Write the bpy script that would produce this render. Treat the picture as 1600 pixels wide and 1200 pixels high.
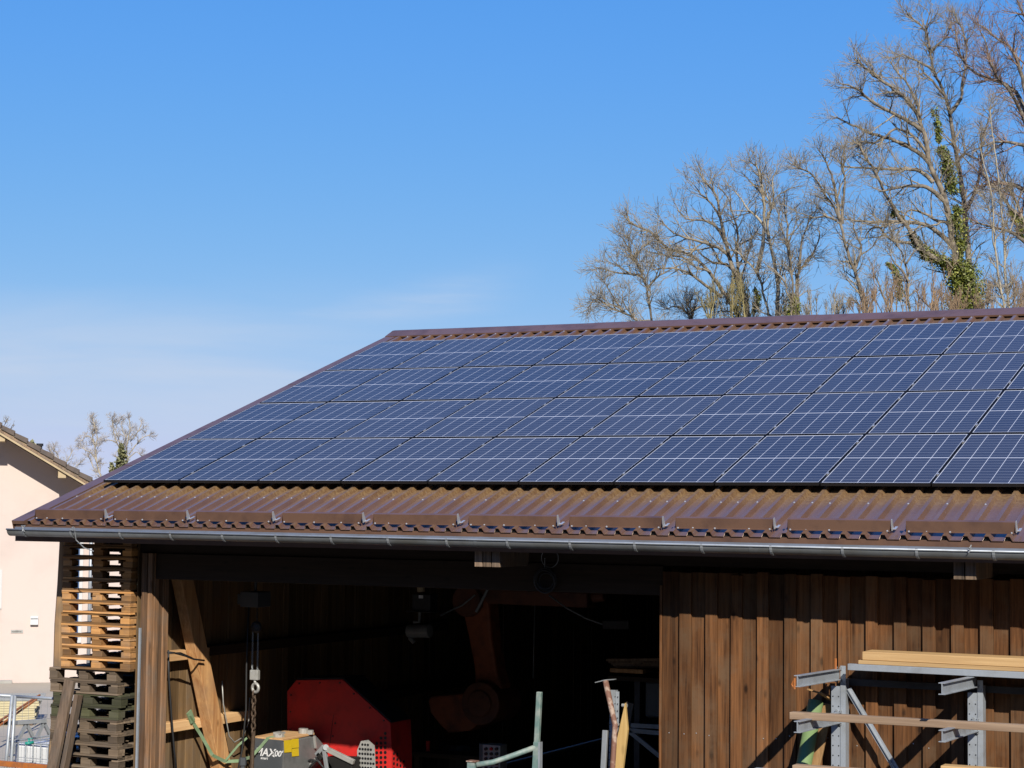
import bpy, math, random
import numpy as np
from mathutils import Vector, Matrix

for o in list(bpy.data.objects):
    bpy.data.objects.remove(o)
SC = bpy.context.scene
COL = SC.collection
R = math.radians

# ------------------------------------------------------------------ camera
# pose solved from the regular grid of the solar panels (1600x1200 photo pixels)
FPX = 2994.2180594595043
CAM = np.array([15.26064919, -19.01148195, 4.2])
CW = np.array([[0.89352584, 0.44889014, 0.01045053],      # camera right
               [-0.01927189, 0.0615934, -0.99791525],     # camera down
               [-0.448598, 0.89146166, 0.06368626]])      # camera forward
ZP = 4.467286304371092                                    # lower left panel corner is (0,0,ZP)
SL = R(18.607786562360065)                                # roof pitch
PU, PV = 1.154, 1.792                                     # panel raster
cam_data = bpy.data.cameras.new('camera')
cam_data.sensor_width = 36.0
cam_data.lens = FPX / 1600 * 36.0
cam_data.clip_start = 0.1
cam_data.clip_end = 4000
cam = bpy.data.objects.new('camera', cam_data)
COL.objects.link(cam)
r_, d_, f_ = CW
M = Matrix(((r_[0], -d_[0], -f_[0], CAM[0]), (r_[1], -d_[1], -f_[1], CAM[1]),
            (r_[2], -d_[2], -f_[2], CAM[2]), (0, 0, 0, 1)))
cam.matrix_world = M
SC.camera = cam

# ------------------------------------------------------------------ light
SUN_T = Vector((-0.74, 1.0, -0.80)).normalized()          # direction the light travels
world = bpy.data.worlds.new("World")
SC.world = world
world.use_nodes = True
EXPO = 0.5
SKY_STR = 0.10          # the sky's value as seen at the exposure below
def build_world():
    nt = world.node_tree
    nt.nodes.clear()
    N, L = nt.nodes.new, nt.links.new
    sky = N('ShaderNodeTexSky')
    sky.sky_type = 'NISHITA'
    sky.sun_disc = False
    elev = math.asin(-SUN_T.z)
    sky.sun_elevation = elev
    to = -SUN_T
    sky.sun_rotation = math.atan2(to.x, to.y)
    sky.altitude = 450
    sky.air_density = 1.0
    sky.dust_density = 0.35
    sky.ozone_density = 3.0
    # the camera's rendering of a clear sky: each channel of the Nishita sky gets its own response
    sp = N('ShaderNodeSeparateColor'); L(sky.outputs[0], sp.inputs[0])
    def op(kind, a, b):
        m = N('ShaderNodeMath'); m.operation = kind
        if hasattr(a, 'links'): L(a, m.inputs[0])
        else: m.inputs[0].default_value = a
        m.inputs[1].default_value = b
        return m.outputs[0]
    rc = op('MULTIPLY', op('POWER', op('MULTIPLY', sp.outputs[0], SKY_STR), 1.2), 0.66 / SKY_STR)
    rc = op('MINIMUM', rc, 5.4)
    gc = op('MULTIPLY', op('POWER', op('MULTIPLY', sp.outputs[1], SKY_STR), 0.60), 0.63 / SKY_STR)
    gc = op('MINIMUM', gc, 8.5)
    bc = op('MULTIPLY', op('POWER', op('MULTIPLY', sp.outputs[2], SKY_STR), 0.20), 0.93 / SKY_STR)
    bc = op('MINIMUM', bc, 8.6)
    hs = N('ShaderNodeCombineColor')
    L(rc, hs.inputs[0]); L(gc, hs.inputs[1]); L(bc, hs.inputs[2])
    # thin cirrus, low over the house side of the sky
    tc = N('ShaderNodeTexCoord')
    mp = N('ShaderNodeMapping')
    mp.inputs['Rotation'].default_value = (0, 0, R(-20))
    mp.inputs['Scale'].default_value = (2.2, 2.2, 15.0)
    L(tc.outputs['Generated'], mp.inputs[0])
    nz = N('ShaderNodeTexNoise')
    nz.inputs['Scale'].default_value = 1.7
    nz.inputs['Detail'].default_value = 7
    nz.inputs['Roughness'].default_value = 0.55
    nz.inputs['Distortion'].default_value = 0.4
    L(mp.outputs[0], nz.inputs['Vector'])
    rp = N('ShaderNodeValToRGB')
    rp.color_ramp.elements[0].position = 0.36
    rp.color_ramp.elements[0].color = (0, 0, 0, 1)
    rp.color_ramp.elements[1].position = 0.66
    rp.color_ramp.elements[1].color = (1, 1, 1, 1)
    L(nz.outputs[0], rp.inputs[0])
    sep = N('ShaderNodeSeparateXYZ')
    L(tc.outputs['Generated'], sep.inputs[0])
    low = N('ShaderNodeMapRange')
    low.interpolation_type = 'SMOOTHSTEP'
    low.inputs[1].default_value = 0.13
    low.inputs[2].default_value = 0.06
    low.inputs[3].default_value = 0
    low.inputs[4].default_value = 1
    L(sep.outputs[2], low.inputs[0])
    side = N('ShaderNodeMapRange')
    side.interpolation_type = 'SMOOTHSTEP'
    side.inputs[1].default_value = -0.40
    side.inputs[2].default_value = -0.60
    side.inputs[3].default_value = 0
    side.inputs[4].default_value = 1
    L(sep.outputs[0], side.inputs[0])
    m1 = N('ShaderNodeMath'); m1.operation = 'MULTIPLY'
    L(low.outputs[0], m1.inputs[0]); L(side.outputs[0], m1.inputs[1])
    m2 = N('ShaderNodeMath'); m2.operation = 'MULTIPLY'
    L(m1.outputs[0], m2.inputs[0]); L(rp.outputs[0], m2.inputs[1])
    m3 = N('ShaderNodeMath'); m3.operation = 'MULTIPLY'
    L(m2.outputs[0], m3.inputs[0]); m3.inputs[1].default_value = 0.7
    # one long wisp that climbs from the bank of cirrus toward the middle
    ln = N('ShaderNodeMath'); ln.operation = 'MULTIPLY_ADD'
    L(sep.outputs[0], ln.inputs[0]); ln.inputs[1].default_value = 0.2405; ln.inputs[2].default_value = 0.2227
    dd = sep.outputs[2]
    sb = N('ShaderNodeMath'); sb.operation = 'SUBTRACT'; L(dd, sb.inputs[0]); L(ln.outputs[0], sb.inputs[1])
    mpw = N('ShaderNodeMapping'); mpw.inputs['Rotation'].default_value = (0, R(13.5), 0); mpw.inputs['Scale'].default_value = (7, 7, 60)
    L(tc.outputs['Generated'], mpw.inputs[0])
    nw = N('ShaderNodeTexNoise'); nw.inputs['Scale'].default_value = 1.0; nw.inputs['Detail'].default_value = 6; nw.inputs['Roughness'].default_value = 0.6
    L(mpw.outputs[0], nw.inputs['Vector'])
    sq = op('MULTIPLY', op('POWER', op('ABSOLUTE', op('MULTIPLY', sb.outputs[0], 1 / 0.011), 0.0), 2.0), -1.0)
    ex = N('ShaderNodeMath'); ex.operation = 'POWER'; ex.inputs[0].default_value = 2.718; L(sq, ex.inputs[1])
    wx = N('ShaderNodeMapRange'); wx.interpolation_type = 'SMOOTHSTEP'
    L(sep.outputs[0], wx.inputs[0]); wx.inputs[1].default_value = -0.425; wx.inputs[2].default_value = -0.48; wx.inputs[3].default_value = 0; wx.inputs[4].default_value = 1
    wy = N('ShaderNodeMapRange'); wy.interpolation_type = 'SMOOTHSTEP'
    L(sep.outputs[0], wy.inputs[0]); wy.inputs[1].default_value = -0.66; wy.inputs[2].default_value = -0.52; wy.inputs[3].default_value = 0; wy.inputs[4].default_value = 1
    def mul(a, b):
        m = N('ShaderNodeMath'); m.operation = 'MULTIPLY'; L(a, m.inputs[0]); L(b, m.inputs[1]); return m.outputs[0]
    nr = N('ShaderNodeMapRange'); L(nw.outputs[0], nr.inputs[0]); nr.inputs[1].default_value = 0.3; nr.inputs[2].default_value = 0.7; nr.inputs[3].default_value = 0.05; nr.inputs[4].default_value = 0.5
    wisp = mul(mul(ex.outputs[0], nr.outputs[0]), mul(wx.outputs[0], wy.outputs[0]))
    tot = N('ShaderNodeMath'); tot.operation = 'MAXIMUM'; L(m3.outputs[0], tot.inputs[0]); L(wisp, tot.inputs[1])
    mx = N('ShaderNodeMix'); mx.data_type = 'RGBA'
    L(tot.outputs[0], mx.inputs['Factor'])
    L(hs.outputs[0], mx.inputs['A'])
    mx.inputs['B'].default_value = (5.7, 6.6, 8.2, 1)
    bg = N('ShaderNodeBackground')
    bg.inputs['Strength'].default_value = SKY_STR / 2 ** EXPO
    L(mx.outputs['Result'], bg.inputs['Color'])
    out = N('ShaderNodeOutputWorld')
    L(bg.outputs[0], out.inputs[0])
build_world()
sd = bpy.data.lights.new('sun', 'SUN')
sd.energy = 5.0
sd.angle = R(0.5)
sd.color = (1.0, 0.94, 0.83)
so = bpy.data.objects.new('sun', sd)
COL.objects.link(so)
so.rotation_euler = SUN_T.to_track_quat('-Z', 'Y').to_euler()
so.location = (20, -30, 30)
SC.view_settings.view_transform = 'Standard'
SC.view_settings.look = 'None'
SC.view_settings.exposure = EXPO
SC.view_settings.gamma = 1.0
SC.view_settings.use_curve_mapping = False
SC.cycles.max_bounces = 6
SC.cycles.diffuse_bounces = 3

# ------------------------------------------------------------------ pixel rays (set-out only: each thing then has its own depth and size)
def _ray(x, y):
    return np.array([(x - 800) / FPX, (y - 600) / FPX, 1.0]) @ CW
def atY(x, y, Y):
    d = _ray(x, y); return CAM + d * (Y - CAM[1]) / d[1]
def atX(x, y, X):
    d = _ray(x, y); return CAM + d * (X - CAM[0]) / d[0]
def atZ(x, y, Z):
    d = _ray(x, y); return CAM + d * (Z - CAM[2]) / d[2]
def atD(x, y, D):
    return CAM + _ray(x, y) * D

# ------------------------------------------------------------------ materials
ALB = 0.70     # overall albedo level
def lin(c):
    return tuple(x * ALB for x in c) + (1.0,)
MATS = {}
def new_mat(name):
    m = bpy.data.materials.new(name); m.use_nodes = True
    nt = m.node_tree
    b = nt.nodes['Principled BSDF']
    return m, nt, b
def mixrgb(nt, fac, a, b, mode='MIX'):
    x = nt.nodes.new('ShaderNodeMix'); x.data_type = 'RGBA'; x.blend_type = mode
    for k, v in (('Factor', fac), ('A', a), ('B', b)):
        if hasattr(v, 'links'): nt.links.new(v, x.inputs[k])
        elif isinstance(v, (int, float)): x.inputs[k].default_value = v
        else: x.inputs[k].default_value = lin(v) if len(v) == 3 else v
    return x.outputs['Result']
def noise(nt, vec, scale, detail=4, rough=0.55, dist=0.0):
    n = nt.nodes.new('ShaderNodeTexNoise')
    n.inputs['Scale'].default_value = scale
    n.inputs['Detail'].default_value = detail
    n.inputs['Roughness'].default_value = rough
    n.inputs['Distortion'].default_value = dist
    if vec is not None: nt.links.new(vec, n.inputs['Vector'])
    return n.outputs[0]
def ramp(nt, fac, stops):
    r = nt.nodes.new('ShaderNodeValToRGB')
    el = r.color_ramp.elements
    while len(el) > len(stops): el.remove(el[-1])
    while len(el) < len(stops): el.new(0.5)
    for e, (p, c) in zip(el, stops):
        e.position = p
        e.color = lin(c) if not isinstance(c, (int, float)) else (c, c, c, 1)
    nt.links.new(fac, r.inputs[0])
    return r.outputs[0]
def mth(nt, op, a, b=None, clamp=False):
    m = nt.nodes.new('ShaderNodeMath'); m.operation = op; m.use_clamp = clamp
    for k, v in ((0, a), (1, b)):
        if v is None: continue
        if hasattr(v, 'links'): nt.links.new(v, m.inputs[k])
        else: m.inputs[k].default_value = v
    return m.outputs[0]
def objvec(nt, scale=(1, 1, 1), shift=True, rot=(0, 0, 0)):
    tc = nt.nodes.new('ShaderNodeTexCoord')
    mp = nt.nodes.new('ShaderNodeMapping')
    mp.inputs['Scale'].default_value = scale
    mp.inputs['Rotation'].default_value = rot
    if shift:   # every board and every copy gets its own piece of the pattern
        at = nt.nodes.new('ShaderNodeAttribute'); at.attribute_name = 'tone'
        oi = nt.nodes.new('ShaderNodeObjectInfo')
        s = mth(nt, 'ADD', mth(nt, 'MULTIPLY', at.outputs['Fac'], 37.0), mth(nt, 'MULTIPLY', oi.outputs['Random'], 61.0))
        cb = nt.nodes.new('ShaderNodeCombineXYZ')
        for i in range(3): nt.links.new(s, cb.inputs[i])
        va = nt.nodes.new('ShaderNodeVectorMath'); va.operation = 'ADD'
        nt.links.new(tc.outputs['Object'], va.inputs[0]); nt.links.new(cb.outputs[0], va.inputs[1])
        nt.links.new(va.outputs[0], mp.inputs[0])
    else:
        nt.links.new(tc.outputs['Object'], mp.inputs[0])
    return mp.outputs[0]
def tone_of(nt):
    at = nt.nodes.new('ShaderNodeAttribute'); at.attribute_name = 'tone'
    return at.outputs['Fac']
def bump(nt, b, h, strength=0.3, dist=0.01):
    n = nt.nodes.new('ShaderNodeBump')
    n.inputs['Strength'].default_value = strength
    n.inputs['Distance'].default_value = dist
    nt.links.new(h, n.inputs['Height'])
    nt.links.new(n.outputs[0], b.inputs['Normal'])
def wood(name, dark, light, axis, grain=1.0, rough=0.75, knots=0.5, tonevar=0.5, spec=0.3, grey=None):
    m, nt, b = new_mat(name)
    s = [38 * grain] * 3; s[axis] = 1.4 * grain
    v = objvec(nt, tuple(s))
    g1 = noise(nt, v, 1.0, 5, 0.6, 0.6)
    s2 = [9 * grain] * 3; s2[axis] = 0.9 * grain
    v2 = objvec(nt, tuple(s2))
    g2 = noise(nt, v2, 1.0, 3, 0.5, 0.3)
    c = ramp(nt, mth(nt, 'ADD', mth(nt, 'MULTIPLY', g1, 0.6), mth(nt, 'MULTIPLY', g2, 0.4)), [(0.33, dark), (0.66, light)])
    if knots > 0:
        s3 = [6.0] * 3; s3[axis] = 2.6
        vk = nt.nodes.new('ShaderNodeTexVoronoi'); vk.inputs['Scale'].default_value = 1.0
        nt.links.new(objvec(nt, tuple(s3)), vk.inputs['Vector'])
        k = ramp(nt, vk.outputs['Distance'], [(0.07, 1.0), (0.17, 0.0)])
        c = mixrgb(nt, mth(nt, 'MULTIPLY', k, knots), c, tuple(x * 0.35 for x in dark))
    if grey:
        gv = noise(nt, objvec(nt, (2.2, 2.2, 2.2)), 1.0, 5, 0.65)
        c = mixrgb(nt, ramp(nt, gv, [(0.45, 0.0), (0.68, 0.75)]), c, grey)
    t = tone_of(nt)
    f = nt.nodes.new('ShaderNodeMapRange')
    f.inputs[3].default_value = 1 - tonevar * 0.6; f.inputs[4].default_value = 1 + tonevar * 0.5
    nt.links.new(t, f.inputs[0])
    oi = nt.nodes.new('ShaderNodeObjectInfo')
    fo = nt.nodes.new('ShaderNodeMapRange'); nt.links.new(oi.outputs['Random'], fo.inputs[0])
    fo.inputs[3].default_value = 0.74; fo.inputs[4].default_value = 1.2
    val = mth(nt, 'MULTIPLY', f.outputs[0], fo.outputs[0]) if axis == 0 else f.outputs[0]
    hs = nt.nodes.new('ShaderNodeHueSaturation')
    nt.links.new(c, hs.inputs['Color']); nt.links.new(val, hs.inputs['Value'])
    nt.links.new(hs.outputs[0], b.inputs['Base Color'])
    b.inputs['Roughness'].default_value = rough
    b.inputs['Specular IOR Level'].default_value = spec
    bump(nt, b, g1, 0.35, 0.004)
    MATS[name] = m
    return m
def paint(name, col, rough=0.5, metal=0.0, var=0.18, vscale=6.0, bumpy=0.0, spec=0.5, col2=None, lo=0.45, hi=0.7, coat=0.0, fine=60.0):
    """painted, plastic or metal surface with wear: a second colour comes through in patches"""
    m, nt, b = new_mat(name)
    v = objvec(nt)
    n1 = noise(nt, v, vscale, 6, 0.6, 0.2)
    n2 = noise(nt, v, fine, 3, 0.6)
    c2 = col2 if col2 else tuple(x * (1 - var) for x in col)
    c = mixrgb(nt, ramp(nt, n1, [(lo, 0.0), (hi, 1.0)]), col, c2)
    c = mixrgb(nt, mth(nt, 'MULTIPLY', n2, var), c, tuple(x * 0.55 for x in col))
    nt.links.new(c, b.inputs['Base Color'])
    rr = nt.nodes.new('ShaderNodeMapRange')
    rr.inputs[3].default_value = max(0.03, rough - 0.1); rr.inputs[4].default_value = min(1, rough + 0.14)
    nt.links.new(n1, rr.inputs[0]); nt.links.new(rr.outputs[0], b.inputs['Roughness'])
    b.inputs['Metallic'].default_value = metal
    b.inputs['Specular IOR Level'].default_value = spec
    b.inputs['Coat Weight'].default_value = coat
    if bumpy: bump(nt, b, n2, bumpy, 0.004)
    MATS[name] = m
    return m

# ------------------------------------------------------------------ mesh building
class MB:
    def __init__(s):
        s.v, s.f, s.t = [], [], []
    def add(s, vs, fs, tone=None):
        k = len(s.v)
        s.v.extend([tuple(float(c) for c in p) for p in vs])
        if tone is None: tone = random.random()
        for f in fs:
            s.f.append(tuple(i + k for i in f)); s.t.append(tone)
        return s
    def box(s, x0, x1, y0, y1, z0, z1, tone=None):
        if x0 > x1: x0, x1 = x1, x0
        if y0 > y1: y0, y1 = y1, y0
        if z0 > z1: z0, z1 = z1, z0
        vs = [(x0, y0, z0), (x1, y0, z0), (x1, y1, z0), (x0, y1, z0), (x0, y0, z1), (x1, y0, z1), (x1, y1, z1), (x0, y1, z1)]
        return s.add(vs, BOXF, tone)
    def bar(s, p0, p1, w, h, up=(0, 0, 1), tone=None):
        p0, p1 = Vector(p0), Vector(p1)
        a = (p1 - p0).normalized(); u = Vector(up)
        side = a.cross(u)
        if side.length < 1e-4: side = a.cross(Vector((1, 0, 0)))
        side.normalize(); u = side.cross(a).normalized()
        vs = []
        for p in (p0, p1):
            for (i, j) in ((-1, -1), (1, -1), (1, 1), (-1, 1)):
                vs.append(p + side * (w / 2 * i) + u * (h / 2 * j))
        return s.add(vs, [(0, 1, 2, 3), (7, 6, 5, 4), (0, 4, 5, 1), (1, 5, 6, 2), (2, 6, 7, 3), (3, 7, 4, 0)], tone)
    def section(s, p0, p1, prof, up=(0, 0, 1), tone=None):
        """sweeps a closed 2-D profile [(side, up)...] from p0 to p1"""
        p0, p1 = Vector(p0), Vector(p1)
        a = (p1 - p0).normalized(); u = Vector(up)
        side = a.cross(u).normalized(); u = side.cross(a).normalized()
        n = len(prof)
        vs = [p + side * q[0] + u * q[1] for p in (p0, p1) for q in prof]
        fs = [(i, (i + 1) % n, n + (i + 1) % n, n + i) for i in range(n)]
        fs += [tuple(range(n))[::-1], tuple(range(n, 2 * n))]
        return s.add(vs, fs, tone)
    def tube(s, pts, r, n=8, tone=None, cap=True):
        pts = [Vector(p) for p in pts]
        rs = r if isinstance(r, (list, tuple)) else [r] * len(pts)
        vs, fs = [], []
        ref = Vector((0.12, 0.35, 0.93))
        for i, p in enumerate(pts):
            a = (pts[min(i + 1, len(pts) - 1)] - pts[max(i - 1, 0)]).normalized()
            sd_ = a.cross(ref)
            if sd_.length < 1e-3: sd_ = a.cross(Vector((1, 0, 0)))
            sd_.normalize(); up = sd_.cross(a)
            for k in range(n):
                w = 2 * math.pi * k / n
                vs.append(p + sd_ * (math.cos(w) * rs[i]) + up * (math.sin(w) * rs[i]))
        for i in range(len(pts) - 1):
            for k in range(n):
                fs.append((i * n + k, i * n + (k + 1) % n, (i + 1) * n + (k + 1) % n, (i + 1) * n + k))
        if cap:
            fs.append(tuple(range(n))[::-1]); fs.append(tuple(range((len(pts) - 1) * n, len(pts) * n)))
        return s.add(vs, fs, tone)
    def prism(s, poly, vec, tone=None):
        """a flat outline (3-D points) pushed along vec: real thickness"""
        poly = [Vector(p) for p in poly]; vec = Vector(vec); n = len(poly)
        vs = poly + [p + vec for p in poly]
        fs = [tuple(range(n))[::-1], tuple(range(n, 2 * n))]
        fs += [(i, (i + 1) % n, n + (i + 1) % n, n + i) for i in range(n)]
        return s.add(vs, fs, tone)
    def ball(s, c, r, n=8, m=5, sq=(1, 1, 1), tone=None):
        vs, fs = [], []
        for j in range(m + 1):
            ph = math.pi * j / m
            for i in range(n):
                th = 2 * math.pi * i / n
                vs.append((c[0] + r * sq[0] * math.sin(ph) * math.cos(th), c[1] + r * sq[1] * math.sin(ph) * math.sin(th), c[2] + r * sq[2] * math.cos(ph)))
        for j in range(m):
            for i in range(n):
                fs.append((j * n + i, (j + 1) * n + i, (j + 1) * n + (i + 1) % n, j * n + (i + 1) % n))
        return s.add(vs, fs, tone)
    def torus(s, c, R0, r, ax=(0, 1, 0), n=14, m=6, sx=1.0, tone=None):
        ax = Vector(ax).normalized()
        e1 = ax.cross(Vector((0, 0, 1)))
        if e1.length < 1e-3: e1 = Vector((1, 0, 0))
        e1.normalize(); e2 = ax.cross(e1); c = Vector(c)
        vs, fs = [], []
        for i in range(n):
            w = 2 * math.pi * i / n
            dirv = e1 * (math.cos(w) * sx) + e2 * math.sin(w)
            for k in range(m):
                q = 2 * math.pi * k / m
                vs.append(c + dirv * R0 + (dirv.normalized() * math.cos(q) + ax * math.sin(q)) * r)
        for i in range(n):
            for k in range(m):
                fs.append((i * m + k, i * m + (k + 1) % m, ((i + 1) % n) * m + (k + 1) % m, ((i + 1) % n) * m + k))
        return s.add(vs, fs, tone)
    def build(s, name, mat, parent=None, smooth=False, bevel=0.0, local=False, loc=None):
        me = bpy.data.meshes.new(name)
        off = Vector((0, 0, 0))
        if parent is not None and not local:
            q = parent
            while q is not None:
                off += Vector(q.location); q = q.parent
        if loc is not None and parent is None:
            off = Vector(loc)
        me.from_pydata([(p[0] - off[0], p[1] - off[1], p[2] - off[2]) for p in s.v], [], s.f)
        at = me.attributes.new('tone', 'FLOAT', 'FACE')
        at.data.foreach_set('value', s.t)
        if smooth:
            me.polygons.foreach_set('use_smooth', [True] * len(me.polygons))
        me.materials.append(mat if not isinstance(mat, str) else MATS[mat])
        me.update()
        import bmesh
        bm = bmesh.new(); bm.from_mesh(me)
        bmesh.ops.recalc_face_normals(bm, faces=bm.faces)
        bm.to_mesh(me); bm.free()
        o = bpy.data.objects.new(name, me)
        COL.objects.link(o)
        if parent is not None: o.parent = parent
        elif loc is not None: o.location = loc
        if bevel:
            bv = o.modifiers.new('edge', 'BEVEL'); bv.width = bevel; bv.segments = 2; bv.limit_method = 'ANGLE'
            bv.angle_limit = R(40)
        return o
BOXF = [(0, 3, 2, 1), (4, 5, 6, 7), (0, 1, 5, 4), (1, 2, 6, 5), (2, 3, 7, 6), (3, 0, 4, 7)]
def tag(o, label=None, cat=None, group=None, kind=None):
    if label: o['label'] = label
    if cat: o['category'] = cat
    if group: o['group'] = group
    if kind: o['kind'] = kind
    return o
def thing(name, label, cat, loc, group=None, rz=0.0):
    o = bpy.data.objects.new(name, None)
    o.empty_display_size = 0.3
    o.location = tuple(float(c) for c in loc)
    o.rotation_euler = (0, 0, rz)
    COL.objects.link(o)
    return tag(o, label, cat, group)
def copy_tree(o, parent=None):
    c = o.copy(); COL.objects.link(c)
    if parent is not None: c.parent = parent
    for ch in list(o.children): copy_tree(ch, c)
    return c
V_ = np.array([0, math.cos(SL), math.sin(SL)])
N_ = np.array([0, -math.sin(SL), math.cos(SL)])
def roofp(x, s, n):
    """point on the roof: x along the eave, s up the slope, n above the panel plane"""
    return np.array([x, 0, ZP]) + V_ * s + N_ * n
random.seed(11)
# ------------------------------------------------------------------ shared materials
wood('barn_board', (0.035, 0.014, 0.006), (0.23, 0.10, 0.038), 2, rough=0.75, knots=0.85, tonevar=0.75, spec=0.15, grey=(0.15, 0.092, 0.052))
wood('barn_board_inner', (0.12, 0.072, 0.034), (0.28, 0.175, 0.085), 2, rough=0.9, knots=0.4, tonevar=0.7, spec=0.1, grey=(0.17, 0.125, 0.085))
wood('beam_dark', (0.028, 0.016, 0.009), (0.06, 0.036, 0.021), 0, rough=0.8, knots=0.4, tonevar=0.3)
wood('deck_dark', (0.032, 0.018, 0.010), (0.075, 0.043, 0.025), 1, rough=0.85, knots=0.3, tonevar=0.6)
wood('brace_wood', (0.42, 0.17, 0.055), (0.86, 0.50, 0.22), 2, grain=0.7, rough=0.65, knots=0.7, tonevar=0.25, grey=(0.42, 0.24, 0.13))
wood('rail_wood', (0.55, 0.30, 0.13), (0.85, 0.55, 0.28), 1, grain=0.7, rough=0.7, knots=0.5, tonevar=0.3)
wood('weathered', (0.085, 0.054, 0.034), (0.34, 0.235, 0.16), 2, rough=0.85, knots=0.4, tonevar=0.6, grey=(0.16, 0.14, 0.12))
wood('post_board', (0.07, 0.038, 0.02), (0.38, 0.205, 0.105), 2, rough=0.75, knots=0.4, tonevar=0.9, grey=(0.17, 0.13, 0.10))
wood('fresh_plank', (0.50, 0.30, 0.13), (0.72, 0.48, 0.23), 0, grain=0.8, rough=0.65, knots=0.45, tonevar=0.25)
wood('grey_plank', (0.30, 0.20, 0.13), (0.48, 0.34, 0.23), 0, grain=0.8, rough=0.75, knots=0.4, tonevar=0.3)
wood('cut_board', (0.50, 0.32, 0.12), (0.70, 0.48, 0.20), 2, grain=0.8, rough=0.65, knots=0.3, tonevar=0.2)
wood('bark_slab', (0.20, 0.10, 0.04), (0.52, 0.33, 0.17), 2, grain=0.5, rough=0.9, knots=0.3, tonevar=0.5, grey=(0.17, 0.13, 0.09))
wood('pallet_new', (0.36, 0.165, 0.05), (0.66, 0.35, 0.13), 0, grain=0.7, rough=0.75, knots=0.35, tonevar=1.0, grey=(0.23, 0.165, 0.115))
wood('pallet_old', (0.085, 0.058, 0.036), (0.28, 0.205, 0.14), 0, grain=0.7, rough=0.9, knots=0.3, tonevar=0.8, grey=(0.15, 0.12, 0.09))
wood('pallet_mossy', (0.045, 0.047, 0.022), (0.10, 0.10, 0.052), 0, grain=0.7, rough=0.9, knots=0.3, tonevar=0.6, grey=(0.10, 0.09, 0.07))
wood('stick_wood', (0.25, 0.13, 0.05), (0.42, 0.25, 0.11), 2, rough=0.8, knots=0.2)
paint('zinc', (0.45, 0.49, 0.54), rough=0.45, metal=0.3, var=0.25, vscale=5, col2=(0.33, 0.35, 0.37), fine=30)
paint('zinc_old', (0.36, 0.38, 0.40), rough=0.5, metal=0.3, var=0.3, vscale=7, col2=(0.28, 0.30, 0.31))
paint('gutter_zinc', (0.34, 0.36, 0.37), rough=0.42, metal=0.6, var=0.4, vscale=2.2, col2=(0.22, 0.215, 0.19), fine=14)
paint('screw_steel', (0.75, 0.75, 0.74), rough=0.35, metal=0.6, var=0.1)
paint('rubber_black', (0.018, 0.018, 0.02), rough=0.6, var=0.3)
paint('brown_sheet', (0.17, 0.094, 0.062), rough=0.36, var=0.22, vscale=3.0, col2=(0.10, 0.055, 0.04), fine=25, spec=0.55)
paint('frame_black', (0.012, 0.012, 0.014), rough=0.4, var=0.2)
paint('red_paint', (0.75, 0.03, 0.026), rough=0.5, var=0.35, vscale=5, col2=(0.46, 0.03, 0.026), fine=14, spec=0.3)
paint('robot_orange', (0.46, 0.125, 0.045), rough=0.6, var=0.6, vscale=5, col2=(0.16, 0.055, 0.03))
paint('robot_orange_shaded', (0.22, 0.075, 0.035), rough=0.65, var=0.6, vscale=6, col2=(0.09, 0.04, 0.028))  # the orange paint again, darkened to imitate deep shade
paint('dark_steel', (0.05, 0.05, 0.055), rough=0.5, metal=0.5, var=0.4)
paint('black_iron', (0.03, 0.028, 0.027), rough=0.55, metal=0.4, var=0.5)
paint('chain_rust', (0.12, 0.075, 0.045), rough=0.7, metal=0.3, var=0.5, vscale=20)
paint('tool_grey', (0.075, 0.083, 0.092), rough=0.5, var=0.3, vscale=5, col2=(0.10, 0.105, 0.11))
paint('tool_grey_light', (0.19, 0.195, 0.195), rough=0.5, var=0.3, vscale=7, col2=(0.13, 0.135, 0.135))
paint('light_steel', (0.55, 0.54, 0.51), rough=0.45, metal=0.3, var=0.35, vscale=9, col2=(0.36, 0.35, 0.32))
paint('sticker_yellow', (0.80, 0.56, 0.015), rough=0.5, var=0.06)
paint('letter_white', (0.80, 0.80, 0.80), rough=0.5, var=0.04)
paint('letter_dark', (0.09, 0.085, 0.08), rough=0.6, var=0.04)
paint('strap_green', (0.19, 0.29, 0.15), rough=0.8, var=0.3, vscale=14, col2=(0.28, 0.37, 0.24))
paint('old_green', (0.17, 0.27, 0.25), rough=0.55, var=0.4, vscale=8, col2=(0.40, 0.43, 0.39), lo=0.42, hi=0.66)
paint('rust_pipe', (0.24, 0.115, 0.08), rough=0.75, var=0.45, vscale=13, col2=(0.55, 0.42, 0.34), lo=0.50, hi=0.62)
paint('pipe_green', (0.20, 0.30, 0.12), rough=0.5, var=0.25, vscale=3, col2=(0.26, 0.34, 0.17))
paint('white_plastic', (0.80, 0.81, 0.82), rough=0.45, var=0.12, vscale=3)
paint('orange_steel', (0.52, 0.16, 0.025), rough=0.6, var=0.4, vscale=12, col2=(0.30, 0.11, 0.04))
paint('valve_green', (0.02, 0.30, 0.24), rough=0.4, var=0.1)
paint('yellow_board', (0.66, 0.57, 0.34), rough=0.7, var=0.2, vscale=2)
paint('crate_yellow', (0.80, 0.56, 0.06), rough=0.6, var=0.15, vscale=3)
paint('blue_plastic', (0.05, 0.12, 0.28), rough=0.45, var=0.2)
paint('stucco', (0.72, 0.595, 0.535), rough=0.9, var=0.10, vscale=0.9, col2=(0.65, 0.54, 0.485), bumpy=0.25, fine=45)
paint('eave_wood_light', (0.55, 0.42, 0.25), rough=0.65, var=0.2, vscale=3)
paint('tile_grey', (0.15, 0.115, 0.095), rough=0.85, var=0.4, vscale=5, col2=(0.10, 0.085, 0.075))
paint('window_glass', (0.035, 0.045, 0.055), rough=0.06, var=0.1, spec=0.8)
paint('window_white', (0.68, 0.67, 0.65), rough=0.5, var=0.08)
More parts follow.
